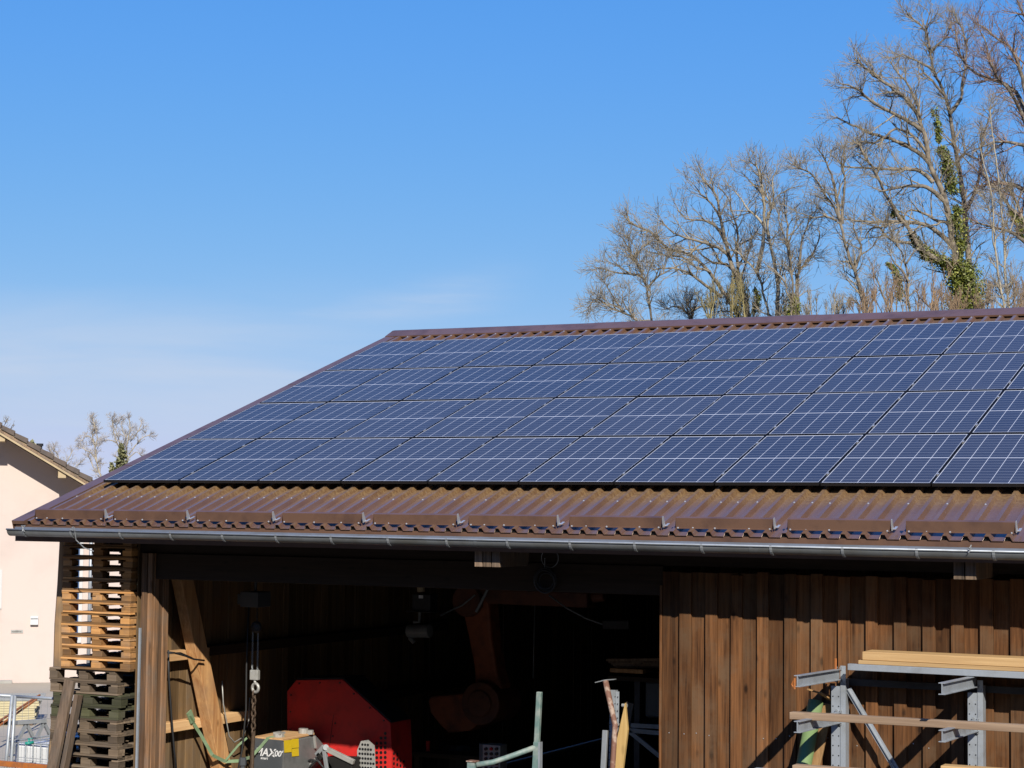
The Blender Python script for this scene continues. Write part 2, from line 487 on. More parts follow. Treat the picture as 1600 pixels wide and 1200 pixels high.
paint('asphalt', (0.062, 0.060, 0.058), rough=0.92, var=0.2, vscale=0.35, col2=(0.05, 0.048, 0.046), bumpy=0.3, fine=22)
paint('old_asphalt', (0.52, 0.465, 0.385), rough=0.95, var=0.2, vscale=0.35, col2=(0.45, 0.40, 0.33), bumpy=0.3, fine=22, spec=0.08)
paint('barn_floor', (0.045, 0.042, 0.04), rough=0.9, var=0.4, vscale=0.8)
paint('concrete', (0.45, 0.43, 0.39), rough=0.9, var=0.2, vscale=2)

def roof_material():
    m, nt, b = new_mat('roof_sheet')
    tc = nt.nodes.new('ShaderNodeTexCoord')
    sep = nt.nodes.new('ShaderNodeSeparateXYZ'); nt.links.new(tc.outputs['Object'], sep.inputs[0])
    v1 = objvec(nt, (1.2, 1.2, 1.2), shift=False)
    n1 = noise(nt, v1, 2.2, 5, 0.6)
    n2 = noise(nt, objvec(nt, (1, 1, 1), shift=False), 28, 4, 0.65)
    base = mixrgb(nt, ramp(nt, n1, [(0.4, 0.0), (0.7, 1.0)]), (0.150, 0.072, 0.034), (0.115, 0.058, 0.030))
    # each sheet has its own age, rain has drawn streaks down the slope
    fl = mth(nt, 'FLOOR', mth(nt, 'DIVIDE', mth(nt, 'ADD', sep.outputs[0], 7.3), 0.9755))
    wn = nt.nodes.new('ShaderNodeTexWhiteNoise'); wn.noise_dimensions = '1D'; nt.links.new(fl, wn.inputs['W'])
    base = mixrgb(nt, mth(nt, 'MULTIPLY', wn.outputs['Value'], 0.4), base, (0.12, 0.066, 0.04))
    st = noise(nt, objvec(nt, (16, 0.9, 0.9), shift=False), 1.0, 5, 0.65)
    base = mixrgb(nt, mth(nt, 'MULTIPLY', ramp(nt, st, [(0.46, 0.0), (0.72, 1.0)]), 0.45), base, (0.20, 0.125, 0.075))
    vo2 = nt.nodes.new('ShaderNodeTexVoronoi'); vo2.inputs['Scale'].default_value = 23.0
    nt.links.new(objvec(nt, (1, 1, 1), shift=False), vo2.inputs['Vector'])
    base = mixrgb(nt, mth(nt, 'MULTIPLY', ramp(nt, vo2.outputs['Distance'], [(0.08, 1.0), (0.16, 0.0)]), 0.4), base, (0.26, 0.20, 0.14))
    # algae and dust that washes off the lower edge of the panel field
    d = nt.nodes.new('ShaderNodeMapRange'); d.interpolation_type = 'SMOOTHSTEP'
    nt.links.new(sep.outputs[1], d.inputs[0])
    d.inputs[1].default_value = 0.10; d.inputs[2].default_value = 0.52
    d.inputs[3].default_value = 0.0; d.inputs[4].default_value = 1.0
    far = nt.nodes.new('ShaderNodeMath'); far.operation = 'LESS_THAN'; nt.links.new(sep.outputs[1], far.inputs[0]); far.inputs[1].default_value = 1.5
    k = mth(nt, 'MULTIPLY', d.outputs[0], ramp(nt, n2, [(0.36, 0.25), (0.62, 1.0)]))
    k = mth(nt, 'MULTIPLY', mth(nt, 'MULTIPLY', k, far.outputs[0]), 0.8)
    dirt = mixrgb(nt, n2, (0.15, 0.080, 0.028), (0.34, 0.22, 0.09))
    c = mixrgb(nt, k, base, dirt)
    # scattered dried spots
    vo = nt.nodes.new('ShaderNodeTexVoronoi'); vo.inputs['Scale'].default_value = 5.5
    nt.links.new(objvec(nt, (1, 1, 1), shift=False), vo.inputs['Vector'])
    sp = ramp(nt, vo.outputs['Distance'], [(0.035, 0.55), (0.07, 0.0)])
    c = mixrgb(nt, sp, c, (0.26, 0.20, 0.17))
    nt.links.new(c, b.inputs['Base Color'])
    rr = mth(nt, 'ADD', mth(nt, 'MULTIPLY', n1, 0.14), 0.20)
    rr = mth(nt, 'ADD', rr, mth(nt, 'MULTIPLY', k, 0.4), clamp=True)
    nt.links.new(rr, b.inputs['Roughness'])
    b.inputs['Specular IOR Level'].default_value = 0.5
    b.inputs['Sheen Weight'].default_value = 0.85
    b.inputs['Sheen Roughness'].default_value = 0.30
    b.inputs['Sheen Tint'].default_value = (1.0, 0.80, 0.70, 1)
    bump(nt, b, n2, 0.10, 0.003)
    MATS['roof_sheet'] = m
roof_material()
def panel_material():
    m, nt, b = new_mat('pv_glass')
    tc = nt.nodes.new('ShaderNodeTexCoord')
    sep = nt.nodes.new('ShaderNodeSeparateXYZ'); nt.links.new(tc.outputs['Object'], sep.inputs[0])
    X, Y = sep.outputs[0], sep.outputs[1]
    W, H = 1.137, 1.744
    mx, my = 0.0125, 0.022
    cw = (W - 2 * mx) / 6.0
    fx = mth(nt, 'FRACT', mth(nt, 'DIVIDE', mth(nt, 'SUBTRACT', X, mx), cw))
    dx = mth(nt, 'MULTIPLY', mth(nt, 'SUBTRACT', 0.5, mth(nt, 'ABSOLUTE', mth(nt, 'SUBTRACT', fx, 0.5))), cw)
    colline = mth(nt, 'LESS_THAN', dx, 0.0023)
    mid = mth(nt, 'LESS_THAN', mth(nt, 'ABSOLUTE', mth(nt, 'SUBTRACT', Y, H / 2)), 0.007)
    edge = mth(nt, 'MAXIMUM',
               mth(nt, 'GREATER_THAN', mth(nt, 'ABSOLUTE', mth(nt, 'SUBTRACT', X, W / 2)), W / 2 - mx),
               mth(nt, 'GREATER_THAN', mth(nt, 'ABSOLUTE', mth(nt, 'SUBTRACT', Y, H / 2)), H / 2 - my))
    white = mth(nt, 'MAXIMUM', mth(nt, 'MAXIMUM', colline, mid), edge)
    ch = (H / 2 - my - 0.007) / 9.0
    fy = mth(nt, 'FRACT', mth(nt, 'DIVIDE', mth(nt, 'ABSOLUTE', mth(nt, 'SUBTRACT', Y, H / 2)), ch))
    row = mth(nt, 'LESS_THAN', mth(nt, 'SUBTRACT', 0.5, mth(nt, 'ABSOLUTE', mth(nt, 'SUBTRACT', fy, 0.5))), 0.040)
    bus = mth(nt, 'LESS_THAN', mth(nt, 'FRACT', mth(nt, 'MULTIPLY', fx, 10.0)), 0.10)
    oi = nt.nodes.new('ShaderNodeObjectInfo')
    cell = mixrgb(nt, oi.outputs['Random'], (0.026, 0.026, 0.034), (0.042, 0.039, 0.043))
    n1 = noise(nt, objvec(nt, (1, 1, 1)), 1.6, 4, 0.6)
    cell = mixrgb(nt, mth(nt, 'MULTIPLY', n1, 0.5), cell, (0.045, 0.042, 0.05))
    cell = mixrgb(nt, mth(nt, 'MULTIPLY', bus, 0.25), cell, (0.22, 0.23, 0.25))
    cell = mixrgb(nt, mth(nt, 'MULTIPLY', row, 0.6), cell, (0.40, 0.42, 0.46))
    c = mixrgb(nt, white, cell, (0.92, 0.94, 0.97))
    # a film of dust, thicker toward the lower frame where rain leaves it
    n2 = noise(nt, objvec(nt, (1, 1, 1)), 7.0, 6, 0.7)
    dn = nt.nodes.new('ShaderNodeMapRange'); nt.links.new(Y, dn.inputs[0])
    dn.inputs[1].default_value = 0.25; dn.inputs[2].default_value = 0.0
    dn.inputs[3].default_value = 0.03; dn.inputs[4].default_value = 0.10
    c = mixrgb(nt, mth(nt, 'MULTIPLY', n2, dn.outputs[0]), c, (0.35, 0.33, 0.30))
    nt.links.new(c, b.inputs['Base Color'])
    b.inputs['Roughness'].default_value = 0.35
    b.inputs['Specular IOR Level'].default_value = 0.15
    b.inputs['Coat Weight'].default_value = 0.35
    b.inputs['Coat Roughness'].default_value = 0.10
    b.inputs['Coat IOR'].default_value = 1.36
    MATS['pv_glass'] = m
panel_material()

# ------------------------------------------------------------------ ground
def ground():
    mb = MB(); s = 1500
    mb.add([(-s, -s, 0), (s, -s, 0), (s, s, 0), (-s, s, 0)], [(0, 1, 2, 3)], 0.5)
    tag(mb.build('ground', 'asphalt'), kind='structure')
    mb = MB(); mb.add([(-70, -6, 0.004), (-0.9, -6, 0.004), (-0.9, 60, 0.004), (-70, 60, 0.004)], [(0, 1, 2, 3)], 0.5)
    tag(mb.build('pavement', 'old_asphalt'), kind='structure')
    mb = MB()
    mb.add([(0.99, -0.5, 0.004), (14.2, -0.5, 0.004), (14.2, 15.4, 0.004), (0.99, 15.4, 0.004)], [(0, 1, 2, 3)], 0.5)
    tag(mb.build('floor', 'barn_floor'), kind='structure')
    m, nt, b = new_mat('meadow')
    n1 = noise(nt, objvec(nt, (1, 1, 1), shift=False), 0.5, 6, 0.6)
    c = ramp(nt, n1, [(0.35, (0.06, 0.075, 0.02)), (0.6, (0.13, 0.10, 0.045)), (0.75, (0.16, 0.12, 0.07))])
    nt.links.new(c, b.inputs['Base Color']); b.inputs['Roughness'].default_value = 0.95
    MATS['meadow'] = m
    # unseen dark slope behind the camera, added to hold back low skylight
    m, nt, b = new_mat('skylight_blocker')
    n1 = noise(nt, objvec(nt, (1, 1, 1), shift=False), 0.12, 6, 0.7)
    c = ramp(nt, n1, [(0.35, (0.018, 0.022, 0.010)), (0.65, (0.05, 0.045, 0.025))])
    nt.links.new(c, b.inputs['Base Color']); b.inputs['Roughness'].default_value = 1.0
    b.inputs['Specular IOR Level'].default_value = 0.0
    MATS['skylight_blocker'] = m
    mb = MB(); rg = random.Random(12); na, nr = 90, 12
    vs = []
    for i in range(na + 1):
        az = R(-205 + 230 * i / na)           # round the south side, from beyond the house to beyond the rack
        fade = min(1, i / 9, (na - i) / 9)
        for j in range(nr + 1):
            rr = 60 + 130 * j / nr
            h = 62 * math.sin(math.pi / 2 * j / nr) * fade + (rg.uniform(-1.6, 1.6) if 0 < j else 0)
            vs.append((8 + rr * math.cos(az), -14 + rr * math.sin(az), h - 0.3))
    mb.add(vs, [(i * (nr + 1) + j, i * (nr + 1) + j + 1, (i + 1) * (nr + 1) + j + 1, (i + 1) * (nr + 1) + j) for i in range(na) for j in range(nr)], .5)
    tag(mb.build('hill', 'skylight_blocker', smooth=True), kind='structure')  # this hill is the added screen against low skylight
    # wooded bank that rises behind the barn
    mb = MB(); nx, ny = 60, 44
    rg = random.Random(5)
    vs = []
    for j in range(ny + 1):
        for i in range(nx + 1):
            x = -45 + 130 * i / nx; y = 20 + 90 * j / ny
            h = 6.0 * max(0, min(1, (y - 24) / 14)) ** 1.3
            h *= max(0, min(1, (x + 42 + 0.25 * (y - 30)) / 26)) if x < 0 else 1
            edge = min(1, (85 - x) / 14, (110 - y) / 20)
            h = h * max(0, edge) + (rg.random() * 0.25 if 0 < i < nx and 0 < j < ny else 0)
            vs.append((x, y, h - 0.05))
    fs = [(j * (nx + 1) + i, j * (nx + 1) + i + 1, (j + 1) * (nx + 1) + i + 1, (j + 1) * (nx + 1) + i) for j in range(ny) for i in range(nx)]
    mb.add(vs, fs, 0.5)
    tag(mb.build('hill', 'meadow', smooth=True), kind='structure')
ground()

# ------------------------------------------------------------------ the barn
S0, S1 = -1.308, 8.16             # eave and ridge, measured up the slope
RX0, RX1 = -0.30, 14.4
RP = 0.1951                       # rib pitch
YW = -0.55                        # face of the front wall
barn = thing('timber_barn', 'long brown timber barn with an open front and a ribbed brown metal roof', 'barn', (7, YW, 0))
def roof():
    prof = []
    k0 = int(math.floor((RX0 - 0.095) / RP)); k1 = int(math.ceil((RX1 - 0.095) / RP))
    for k in range(k0, k1 + 1):
        c = 0.095 + RP * k
        prof += [(c - 0.042, -0.13), (c - 0.020, -0.085), (c + 0.020, -0.085), (c + 0.042, -0.13)]
    prof = [p for p in prof if RX0 <= p[0] <= RX1]
    prof = [(RX0, -0.13)] + prof + [(RX1, -0.13)]
    mb = MB()
    ss = [S0, S1]
    vs = [roofp(x, s, n) for s in ss for (x, n) in prof]
    n = len(prof)
    fs = [(i, i + 1, n + i + 1, n + i) for i in range(n - 1)]
    mb.add(vs, fs, 0.5)
    ridge_y = roofp(0, S1, -0.13)[1]
    back = []
    for (x, h) in prof:                 # the far slope mirrors the near one
        for s in ss:
            p = roofp(x, s, h); back.append((x, 2 * ridge_y - p[1], p[2]))
    mb.add(back, [(2 * i, 2 * i + 1, 2 * i + 3, 2 * i + 2) for i in range(n - 1)], 0.5)
    o = mb.build('roof', 'roof_sheet', barn)
    sm = o.modifiers.new('sheet', 'SOLIDIFY'); sm.thickness = 0.004; sm.offset = -1
    # screw heads in rows across the ribs
    mb = MB(); rg = random.Random(3)
    for k in range(k0 + 1, k1):
        c = 0.095 + RP * k
        if not (RX0 + 0.05 < c < RX1): continue
        for s in (-0.385, -1.20, 7.80):
            if s == -1.20 and k % 3: continue
            if s == 7.80 and k % 2: continue
            if s == -0.385 and k > 6 and k % 2 and rg.random() < 0.75: continue
            p = roofp(c + rg.uniform(-.012, .012), s + rg.uniform(-.01, .01), -0.085)
            mb.ball(p, 0.011, 6, 4)
    mb.build('screw_heads', 'screw_steel', o)
    # ridge cap
    mb = MB()
    pts = []
    top = roofp(0, S1 + 0.01, -0.062)
    lo = roofp(0, S1 - 0.30, -0.076); lo2 = roofp(0, S1 - 0.30, -0.095)
    prof2 = [(lo2[1], lo2[2]), (lo[1], lo[2]), (top[1] - 0.05, top[2]), (ridge_y, top[2] + 0.012)]
    prof2 = prof2 + [(2 * ridge_y - y, z) for (y, z) in prof2[-2::-1]]
    prof2 = prof2 + [(y, z - 0.006) for (y, z) in prof2[::-1]]
    xs = [RX0 - 0.06, 3.2, 6.7, 10.2, RX1 + 0.05]
    for a, bb in zip(xs[:-1], xs[1:]):
        dz = 0.004 * (xs.index(a) % 2)
        m_ = len(prof2)
        vs = [(x, y, z + dz) for x in (a, bb + 0.06) for (y, z) in prof2]
        mb.add(vs, [(i, (i + 1) % m_, m_ + (i + 1) % m_, m_ + i) for i in range(m_)] + [tuple(range(m_))[::-1], tuple(range(m_, 2 * m_))], 0.5)
    mb.build('ridge_cap', 'brown_sheet', o)
    # verge flashing along the gable edge
    for xa, xb in ((RX0 - 0.05, RX0 + 0.13), (RX1 + 0.05, RX1 - 0.13)):
        mb = MB()
        for sgn in (1, -1):
            segs = [S0 - 0.01, 0.9, 2.9, 4.9, 6.9, S1 - 0.02]
            for q in range(5):
                a, bb = segs[q], segs[q + 1] + 0.04
                e_ = 0.006 if xb > xa else -0.006
                cs = [(xb, -0.1275), (xa, -0.20), (xa, -0.082 + 0.003 * (q % 2)), (xb, -0.086 + 0.003 * (q % 2)), (xb - e_, -0.1275)][:5]
                cs = [(xa, -0.20), (xa, -0.082 + 0.003 * (q % 2)), (xb, -0.086 + 0.003 * (q % 2)), (xb, -0.1255), (xa + e_, -0.1255), (xa + e_, -0.20)]
                vs = []
                for s in (a, bb):
                    for (x, h) in cs:
                        p = roofp(x, s, h)
                        vs.append(p if sgn == 1 else (x, 2 * ridge_y - p[1], p[2]))
                mb.add(vs, [(i, (i + 1) % 6, 6 + (i + 1) % 6, 6 + i) for i in range(6)] + [(5, 4, 3, 2, 1, 0), (6, 7, 8, 9, 10, 11)], 0.5)
        mb.build('verge_flashing', 'brown_sheet', o)
    # boarded underside and rafters
    mb = MB(); rg = random.Random(8)
    for sgn in (1, -1):
        x = RX0 + 0.02
        while x < RX1 - 0.02:
            w = min(0.16, RX1 - 0.02 - x); t = rg.random()
            vs = []
            for s in (S0 + 0.06, S1 - 0.03):
                for (dx, h) in ((0, -0.165), (w - 0.006, -0.165), (w - 0.006, -0.145), (0, -0.145)):
                    p = roofp(x + dx, s, h)
                    vs.append(p if sgn == 1 else (p[0], 2 * ridge_y - p[1], p[2]))
            mb.add(vs, [(0, 1, 2, 3), (7, 6, 5, 4), (0, 4, 5, 1), (1, 5, 6, 2), (2, 6, 7, 3), (3, 7, 4, 0)], t)
            x += w
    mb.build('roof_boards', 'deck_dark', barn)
    for sgn in (1, -1):
        for x in (0.05, 1.06, 2.3, 3.55, 4.8, 7.3, 8.55, 9.8, 12.3, 13.55):
            mb = MB(); vs = []
            for s in (S0 + 0.12, S1 - 0.06):
                for (dx, h) in ((-0.06, -0.33), (0.06, -0.33), (0.06, -0.168), (-0.06, -0.168)):
                    p = roofp(x + dx, s, h)
                    vs.append(p if sgn == 1 else (p[0], 2 * ridge_y - p[1], p[2]))
            mb.add(vs, [(0, 1, 2, 3), (7, 6, 5, 4), (0, 4, 5, 1), (1, 5, 6, 2), (2, 6, 7, 3), (3, 7, 4, 0)])
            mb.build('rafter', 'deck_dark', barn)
    # eave flashing behind the gutter
    mb = MB()
    p = roofp(0, S0 + 0.035, -0.138)
    mb.box(RX0 - 0.02, RX1, p[1] - 0.022, p[1] - 0.018, p[2] - 0.205, p[2] - 0.004, 0.5)
    mb.build('eave_flashing', 'brown_sheet', o)
    mb = MB()      # foam strips that close the ribs at the eave
    for k in range(k0, k1 + 1):
        c = 0.095 + RP * k
        if not (RX0 + 0.06 < c < RX1 - 0.06): continue
        ring = [(c - 0.0415, -0.1345), (c - 0.019, -0.0895), (c + 0.019, -0.0895), (c + 0.0415, -0.1345)]
        vs = [roofp(x, s, h) for s in (S0 + 0.024, S0 + 0.052) for (x, h) in ring]
        mb.add(vs, [(0, 1, 2, 3), (7, 6, 5, 4), (0, 4, 5, 1), (1, 5, 6, 2), (2, 6, 7, 3), (3, 7, 4, 0)], 0.5)
    vs = [roofp(x, s, h) for x in (RX0 + .03, RX1 - .03) for (s, h) in ((S0 + 0.028, -0.215), (S0 + 0.055, -0.215), (S0 + 0.055, -0.1352), (S0 + 0.028, -0.1352))]
    mb.add(vs, [(0, 1, 2, 3), (7, 6, 5, 4), (0, 4, 5, 1), (1, 5, 6, 2), (2, 6, 7, 3), (3, 7, 4, 0)], 0.5)
    mb.build('rib_filler', 'rubber_black', o)
    # snow guards: bent plates, each on two bright brackets, one trough left open between them
    rg = random.Random(4)
    for q in range(-1, 12):
        xe = 0.944 + 1.1685 * q
        xs_ = max(xe - 1.02, RX0 + 0.17)
        if xe < 0.5 or xe > RX1: continue
        mb = MB()
        j = rg.uniform(-0.004, 0.004)
        prof3 = [(-1.245, -0.085), (-1.235, -0.083), (-1.165, -0.005), (-1.085, -0.083), (-1.07, -0.085), (-1.085, -0.089), (-1.165, -0.012), (-1.235, -0.089)]
        prof3 = [(-1.225, -0.087), (-1.205, -0.087), (-1.185, 0.012), (-1.150, 0.016), (-1.150, 0.012), (-1.182, 0.008), (-1.202, -0.083), (-1.225, -0.083)]
        vs = [roofp(x, s + j, h) for x in (xs_, xe) for (s, h) in prof3]
        m_ = len(prof3)
        mb.add(vs, [(i, (i + 1) % m_, m_ + (i + 1) % m_, m_ + i) for i in range(m_)] + [tuple(range(m_))[::-1], tuple(range(m_, 2 * m_))])
        for c in (xs_ + 0.03, (xs_ + xe) / 2, xe - 0.03):
            pass
        g = mb.build('snow_guard', 'brown_sheet', o)
        mb = MB()
        vs = [roofp(xe + dx, s, h) for dx in (0.002, 0.010) for (s, h) in ((-1.19, -0.088), (-1.13, -0.088), (-1.150, 0.018), (-1.172, 0.018))]
        mb.add(vs, [(0, 1, 2, 3), (7, 6, 5, 4), (0, 4, 5, 1), (1, 5, 6, 2), (2, 6, 7, 3), (3, 7, 4, 0)])
        vs = [roofp(xe + dx, s, h) for dx in (0.010, 0.035) for (s, h) in ((-1.15, -0.088), (-1.07, -0.088), (-1.07, -0.083), (-1.15, -0.083))]
        mb.add(vs, [(0, 1, 2, 3), (7, 6, 5, 4), (0, 4, 5, 1), (1, 5, 6, 2), (2, 6, 7, 3), (3, 7, 4, 0)])
        mb.build('bracket', 'screw_steel', o)
        mb = MB()
        for c in (xs_ + 0.03, xs_ + 0.42, xe - 0.03):
            mb.ball(roofp(c, -1.222 + j, -0.080), 0.011, 6, 4)
        mb.build('screw_heads', 'screw_steel', o)
roof()
def gutter():
    mb = MB(); rr = 0.073; gy, gz0, gz1 = -1.346, 3.862, 3.822
    n = 12
    prof = [(rr * math.cos(math.pi + math.pi * k / n), rr * math.sin(math.pi + math.pi * k / n)) for k in range(n + 1)]
    prof += [((rr - 0.004) * math.cos(2 * math.pi - math.pi * k / n), (rr - 0.004) * math.sin(2 * math.pi - math.pi * k / n)) for k in range(n + 1)]
    prof = prof[:n + 1] + [(rr, 0.035), (rr - 0.004, 0.035)] + prof[n + 1:]
    X0, X1 = -0.25, 14.5
    xs = [X0, 3.0, 6.0, 9.0, 12.0, X1]
    for a, bb in zip(xs[:-1], xs[1:]):
        za = gz0 + (gz1 - gz0) * (a - X0) / (X1 - X0); zb = gz0 + (gz1 - gz0) * (bb - X0) / (X1 - X0)
        m_ = len(prof)
        vs = [(x, gy + p[0], z + p[1]) for x, z in ((a, za), (bb, zb)) for p in prof]
        mb.add(vs, [(i, (i + 1) % m_, m_ + (i + 1) % m_, m_ + i) for i in range(m_)], 0.5)
        if a > X0:   # soldered lap
            vs = [(a + dx, gy + p[0] * 1.03, za + p[1] * 1.03) for dx in (-0.02, 0.02) for p in prof]
            mb.add(vs, [(i, (i + 1) % m_, m_ + (i + 1) % m_, m_ + i) for i in range(m_)], 0.5)
    # end cap and rolled rim
    mb.add([(X0, gy + p[0], gz0 + p[1]) for p in prof[:n + 1]], [tuple(range(n + 1))], 0.5)
    g = mb.build('gutter', 'gutter_zinc', barn, smooth=True)
    mb = MB()
    mb.tube([(X0, gy - rr - 0.006, gz0 + 0.006), (X1, gy - rr - 0.006, gz1 + 0.006)], 0.0105, 8)
    mb.build('rolled_rim', 'zinc', g, smooth=True)
    k = 0; x = 0.0
    while x < 14.2:
        z = gz0 + (gz1 - gz0) * (x - X0) / (X1 - X0)
        mb = MB()
        pts = [(x, gy - rr - 0.014, z + 0.012)] + [(x, gy + (rr + 0.007) * math.cos(math.pi + math.pi * t / 10), z + (rr + 0.007) * math.sin(math.pi + math.pi * t / 10)) for t in range(0, 11)] + [(x, gy + rr + 0.012, z + 0.02)]
        for a, bb in zip(pts[:-1], pts[1:]):
            mb.bar(a, bb, 0.026, 0.005, up=(0, Vector(bb)[2] - Vector(a)[2] + 0.001, -(Vector(bb)[1] - Vector(a)[1])))
        mb.bar((x, gy - rr - 0.016, z + 0.013), (x, gy - rr + 0.012, z + 0.016), 0.022, 0.004)
        mb.build('gutter_bracket', 'zinc_old', g)
        x += 0.708; k += 1
    # lumps of tie wire on two brackets
    for x in (0.02, 0.75, 11.12):
        mb = MB(); rg = random.Random(int(x * 100) + 3)
        z = gz0 + (gz1 - gz0) * (x - X0) / (X1 - X0)
        pts = [(x + rg.uniform(-.03, .03), gy - rr - 0.02 + rg.uniform(-.015, .015), z + rg.uniform(-.03, .06)) for _ in range(7)]
        if x == 0.75: pts += [(x + 0.02, gy - 0.05, z - 0.10), (x + 0.10, gy, z - 0.19), (x + 0.2, gy + .05, z - 0.23)]
        mb.tube(pts, 0.006, 5)
        mb.build('tie_wire', 'zinc_old', g)
gutter()
def clad(mb, x0, x1, y, z0, z1, rg, pitch=0.28, ztop=0.02):
    """board and batten: wide back boards, narrow cover boards proud of them (runs along X, faces -Y)"""
    x = x0
    while x < x1 - 0.02:
        w = min(pitch, x1 - x)
        mb.box(x + 0.003, x + w - 0.003, y + 0.030, y + 0.052, z0, z1, rg.random())
        x += pitch
    x = x0 + 0.205
    while x < x1 - 0.1:
        j = rg.uniform(-0.006, 0.006); t = rg.uniform(0, 0.004)
        mb.box(x + j, x + 0.122 + j + rg.uniform(-.006, .006), y - 0.010 + t, y + 0.0285, z0, z1 + rg.uniform(-ztop, ztop), 0.25 + .75 * rg.random())
        x += pitch
def walls():
    rg = random.Random(21)
    mb = MB()
    clad(mb, 7.72, 14.3, YW, 0.02, 3.545, rg)
    mb.box(7.695, 7.72, YW + 0.02, YW + 0.09, 0.02, 3.4, 0.9)       # edge board of the opening
    fwall = mb.build('front_wall', 'barn_board', barn, bevel=0.003)
    mb = MB(); x = 7.72
    while x < 14.2:
        for z in (0.3, 1.92):
            for dx, py in ((0.10, YW + 0.029), (0.266, YW - 0.0095)):
                if rg.random() < .6: mb.ball((x + dx + rg.uniform(-.02, .02), py, z + rg.uniform(-.03, .03)), 0.0062, 6, 4)
        x += 0.28
    mb.build('nail_heads', 'screw_steel', fwall)
    mb = MB()
    for x in (7.85, 10.9, 13.9): mb.box(x - 0.09, x + 0.09, -0.48, -0.30, 0, 3.30)
    for z in (0.25, 1.6, 2.9): mb.box(7.98, 13.8, -0.46, -0.36, z - 0.06, z + 0.06)
    mb.build('wall_frame', 'beam_dark', barn)
    # gable wall seen from inside through the opening
    mb = MB(); y = -0.50
    while y < 15.6:
        w = rg.uniform(0.13, 0.19)
        zt = roofp(0, 0, 0)[2] + (min(y, 15.8 - y)) * math.tan(SL) - 0.22
        mb.box(0.968 + rg.uniform(0, .003), 0.990 + rg.uniform(-.004, .004), y, y + w - rg.uniform(0.003, 0.010), 0.02, zt, rg.random())
        y += w
    mb.build('gable_wall', 'barn_board_inner', barn, bevel=0.002)
    for z, y0, y1, mt in ((1.49, -0.30, 1.70, 'rail_wood'), (2.345, -0.30, 0.78, 'rail_wood'), (2.36, 0.80, 7.0, 'deck_dark'), (1.45, 2.75, 9.0, 'deck_dark')):  # far lengths coloured dark to imitate the shade deep in the bay
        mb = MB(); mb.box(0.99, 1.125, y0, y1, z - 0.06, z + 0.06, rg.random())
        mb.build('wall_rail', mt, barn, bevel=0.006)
    # diagonal brace against the gable wall
    mb = MB()
    a, c = Vector((1.10, 0.10, 3.33)), Vector((1.10, 1.33, 0.1))
    mb.bar((1.205, -0.03, 3.55), (1.205, 1.21, 0.25), 0.15, 0.235, up=(0, 1, 0.35), tone=0.5)
    mb.build('brace', 'brace_wood', barn, bevel=0.008)
    # far gable and back wall
    mb = MB(); y = -0.47
    while y < 15.6:
        zt = roofp(0, 0, 0)[2] + (min(y, 15.8 - y)) * math.tan(SL) - 0.22
        mb.box(14.2, 14.23, y, y + 0.16, 0.02, zt, rg.random()); y += 0.165
    mb.build('far_gable_wall', 'barn_board_inner', barn)
    mb = MB(); x = 1.0
    while x < 14.2:
        mb.box(x, x + 0.19, 15.5, 15.53, 0.02, 4.15, rg.random()); x += 0.195
    mb.build('back_wall', 'barn_board_inner', barn)
    # lintel beam, wall plate
    mb = MB()
    mb.box(1.24, 7.72, -0.50, -0.28, 3.295, 3.60, 0.4)
    mb.build('lintel', 'beam_dark', barn, bevel=0.008)
    mb = MB()
    mb.box(0.4, 14.3, -0.47, -0.27, 3.602, 3.785, 0.6)
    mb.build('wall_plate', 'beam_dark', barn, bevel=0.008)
    # corner post: old boards on edge round a stud
    mb = MB()
    mb.box(1.03, 1.20, -0.50, -0.26, 0.02, 3.60, 0.3)
    z0 = 0.02
    mb.box(1.088, 1.158, YW - 0.012, YW + 0.045, z0, 3.6, 0.15)
    mb.box(1.161, 1.224, YW, YW + 0.045, z0, 3.6, 0.75)
    mb.box(1.203, 1.232, YW + 0.048, YW + 0.13, z0, 3.6, 0.85)
    mb.box(1.203, 1.222, YW + 0.134, YW + 0.215, z0, 3.6, 0.35)
    mb.box(1.203, 1.236, YW + 0.219, YW + 0.32, z0, 3.6, 0.95)
    mb.build('corner_post', 'post_board', barn, bevel=0.004)
    # beam ends that carry the eave
    for (x0, x1, n) in ((5.865, 6.17, 3), (10.90, 11.12, 2)):
        mb = MB()
        w = (x1 - x0) / n
        for i in range(n):
            mb.prism([(x0 + i * w, -1.17, 3.80), (x0 + i * w, -1.17, 3.565), (x0 + i * w, -0.20, 3.565), (x0 + i * w, -0.20, 3.80)], (w - 0.012, 0, 0))
        mb.build('beam_end', 'weathered', barn, bevel=0.004)
walls()

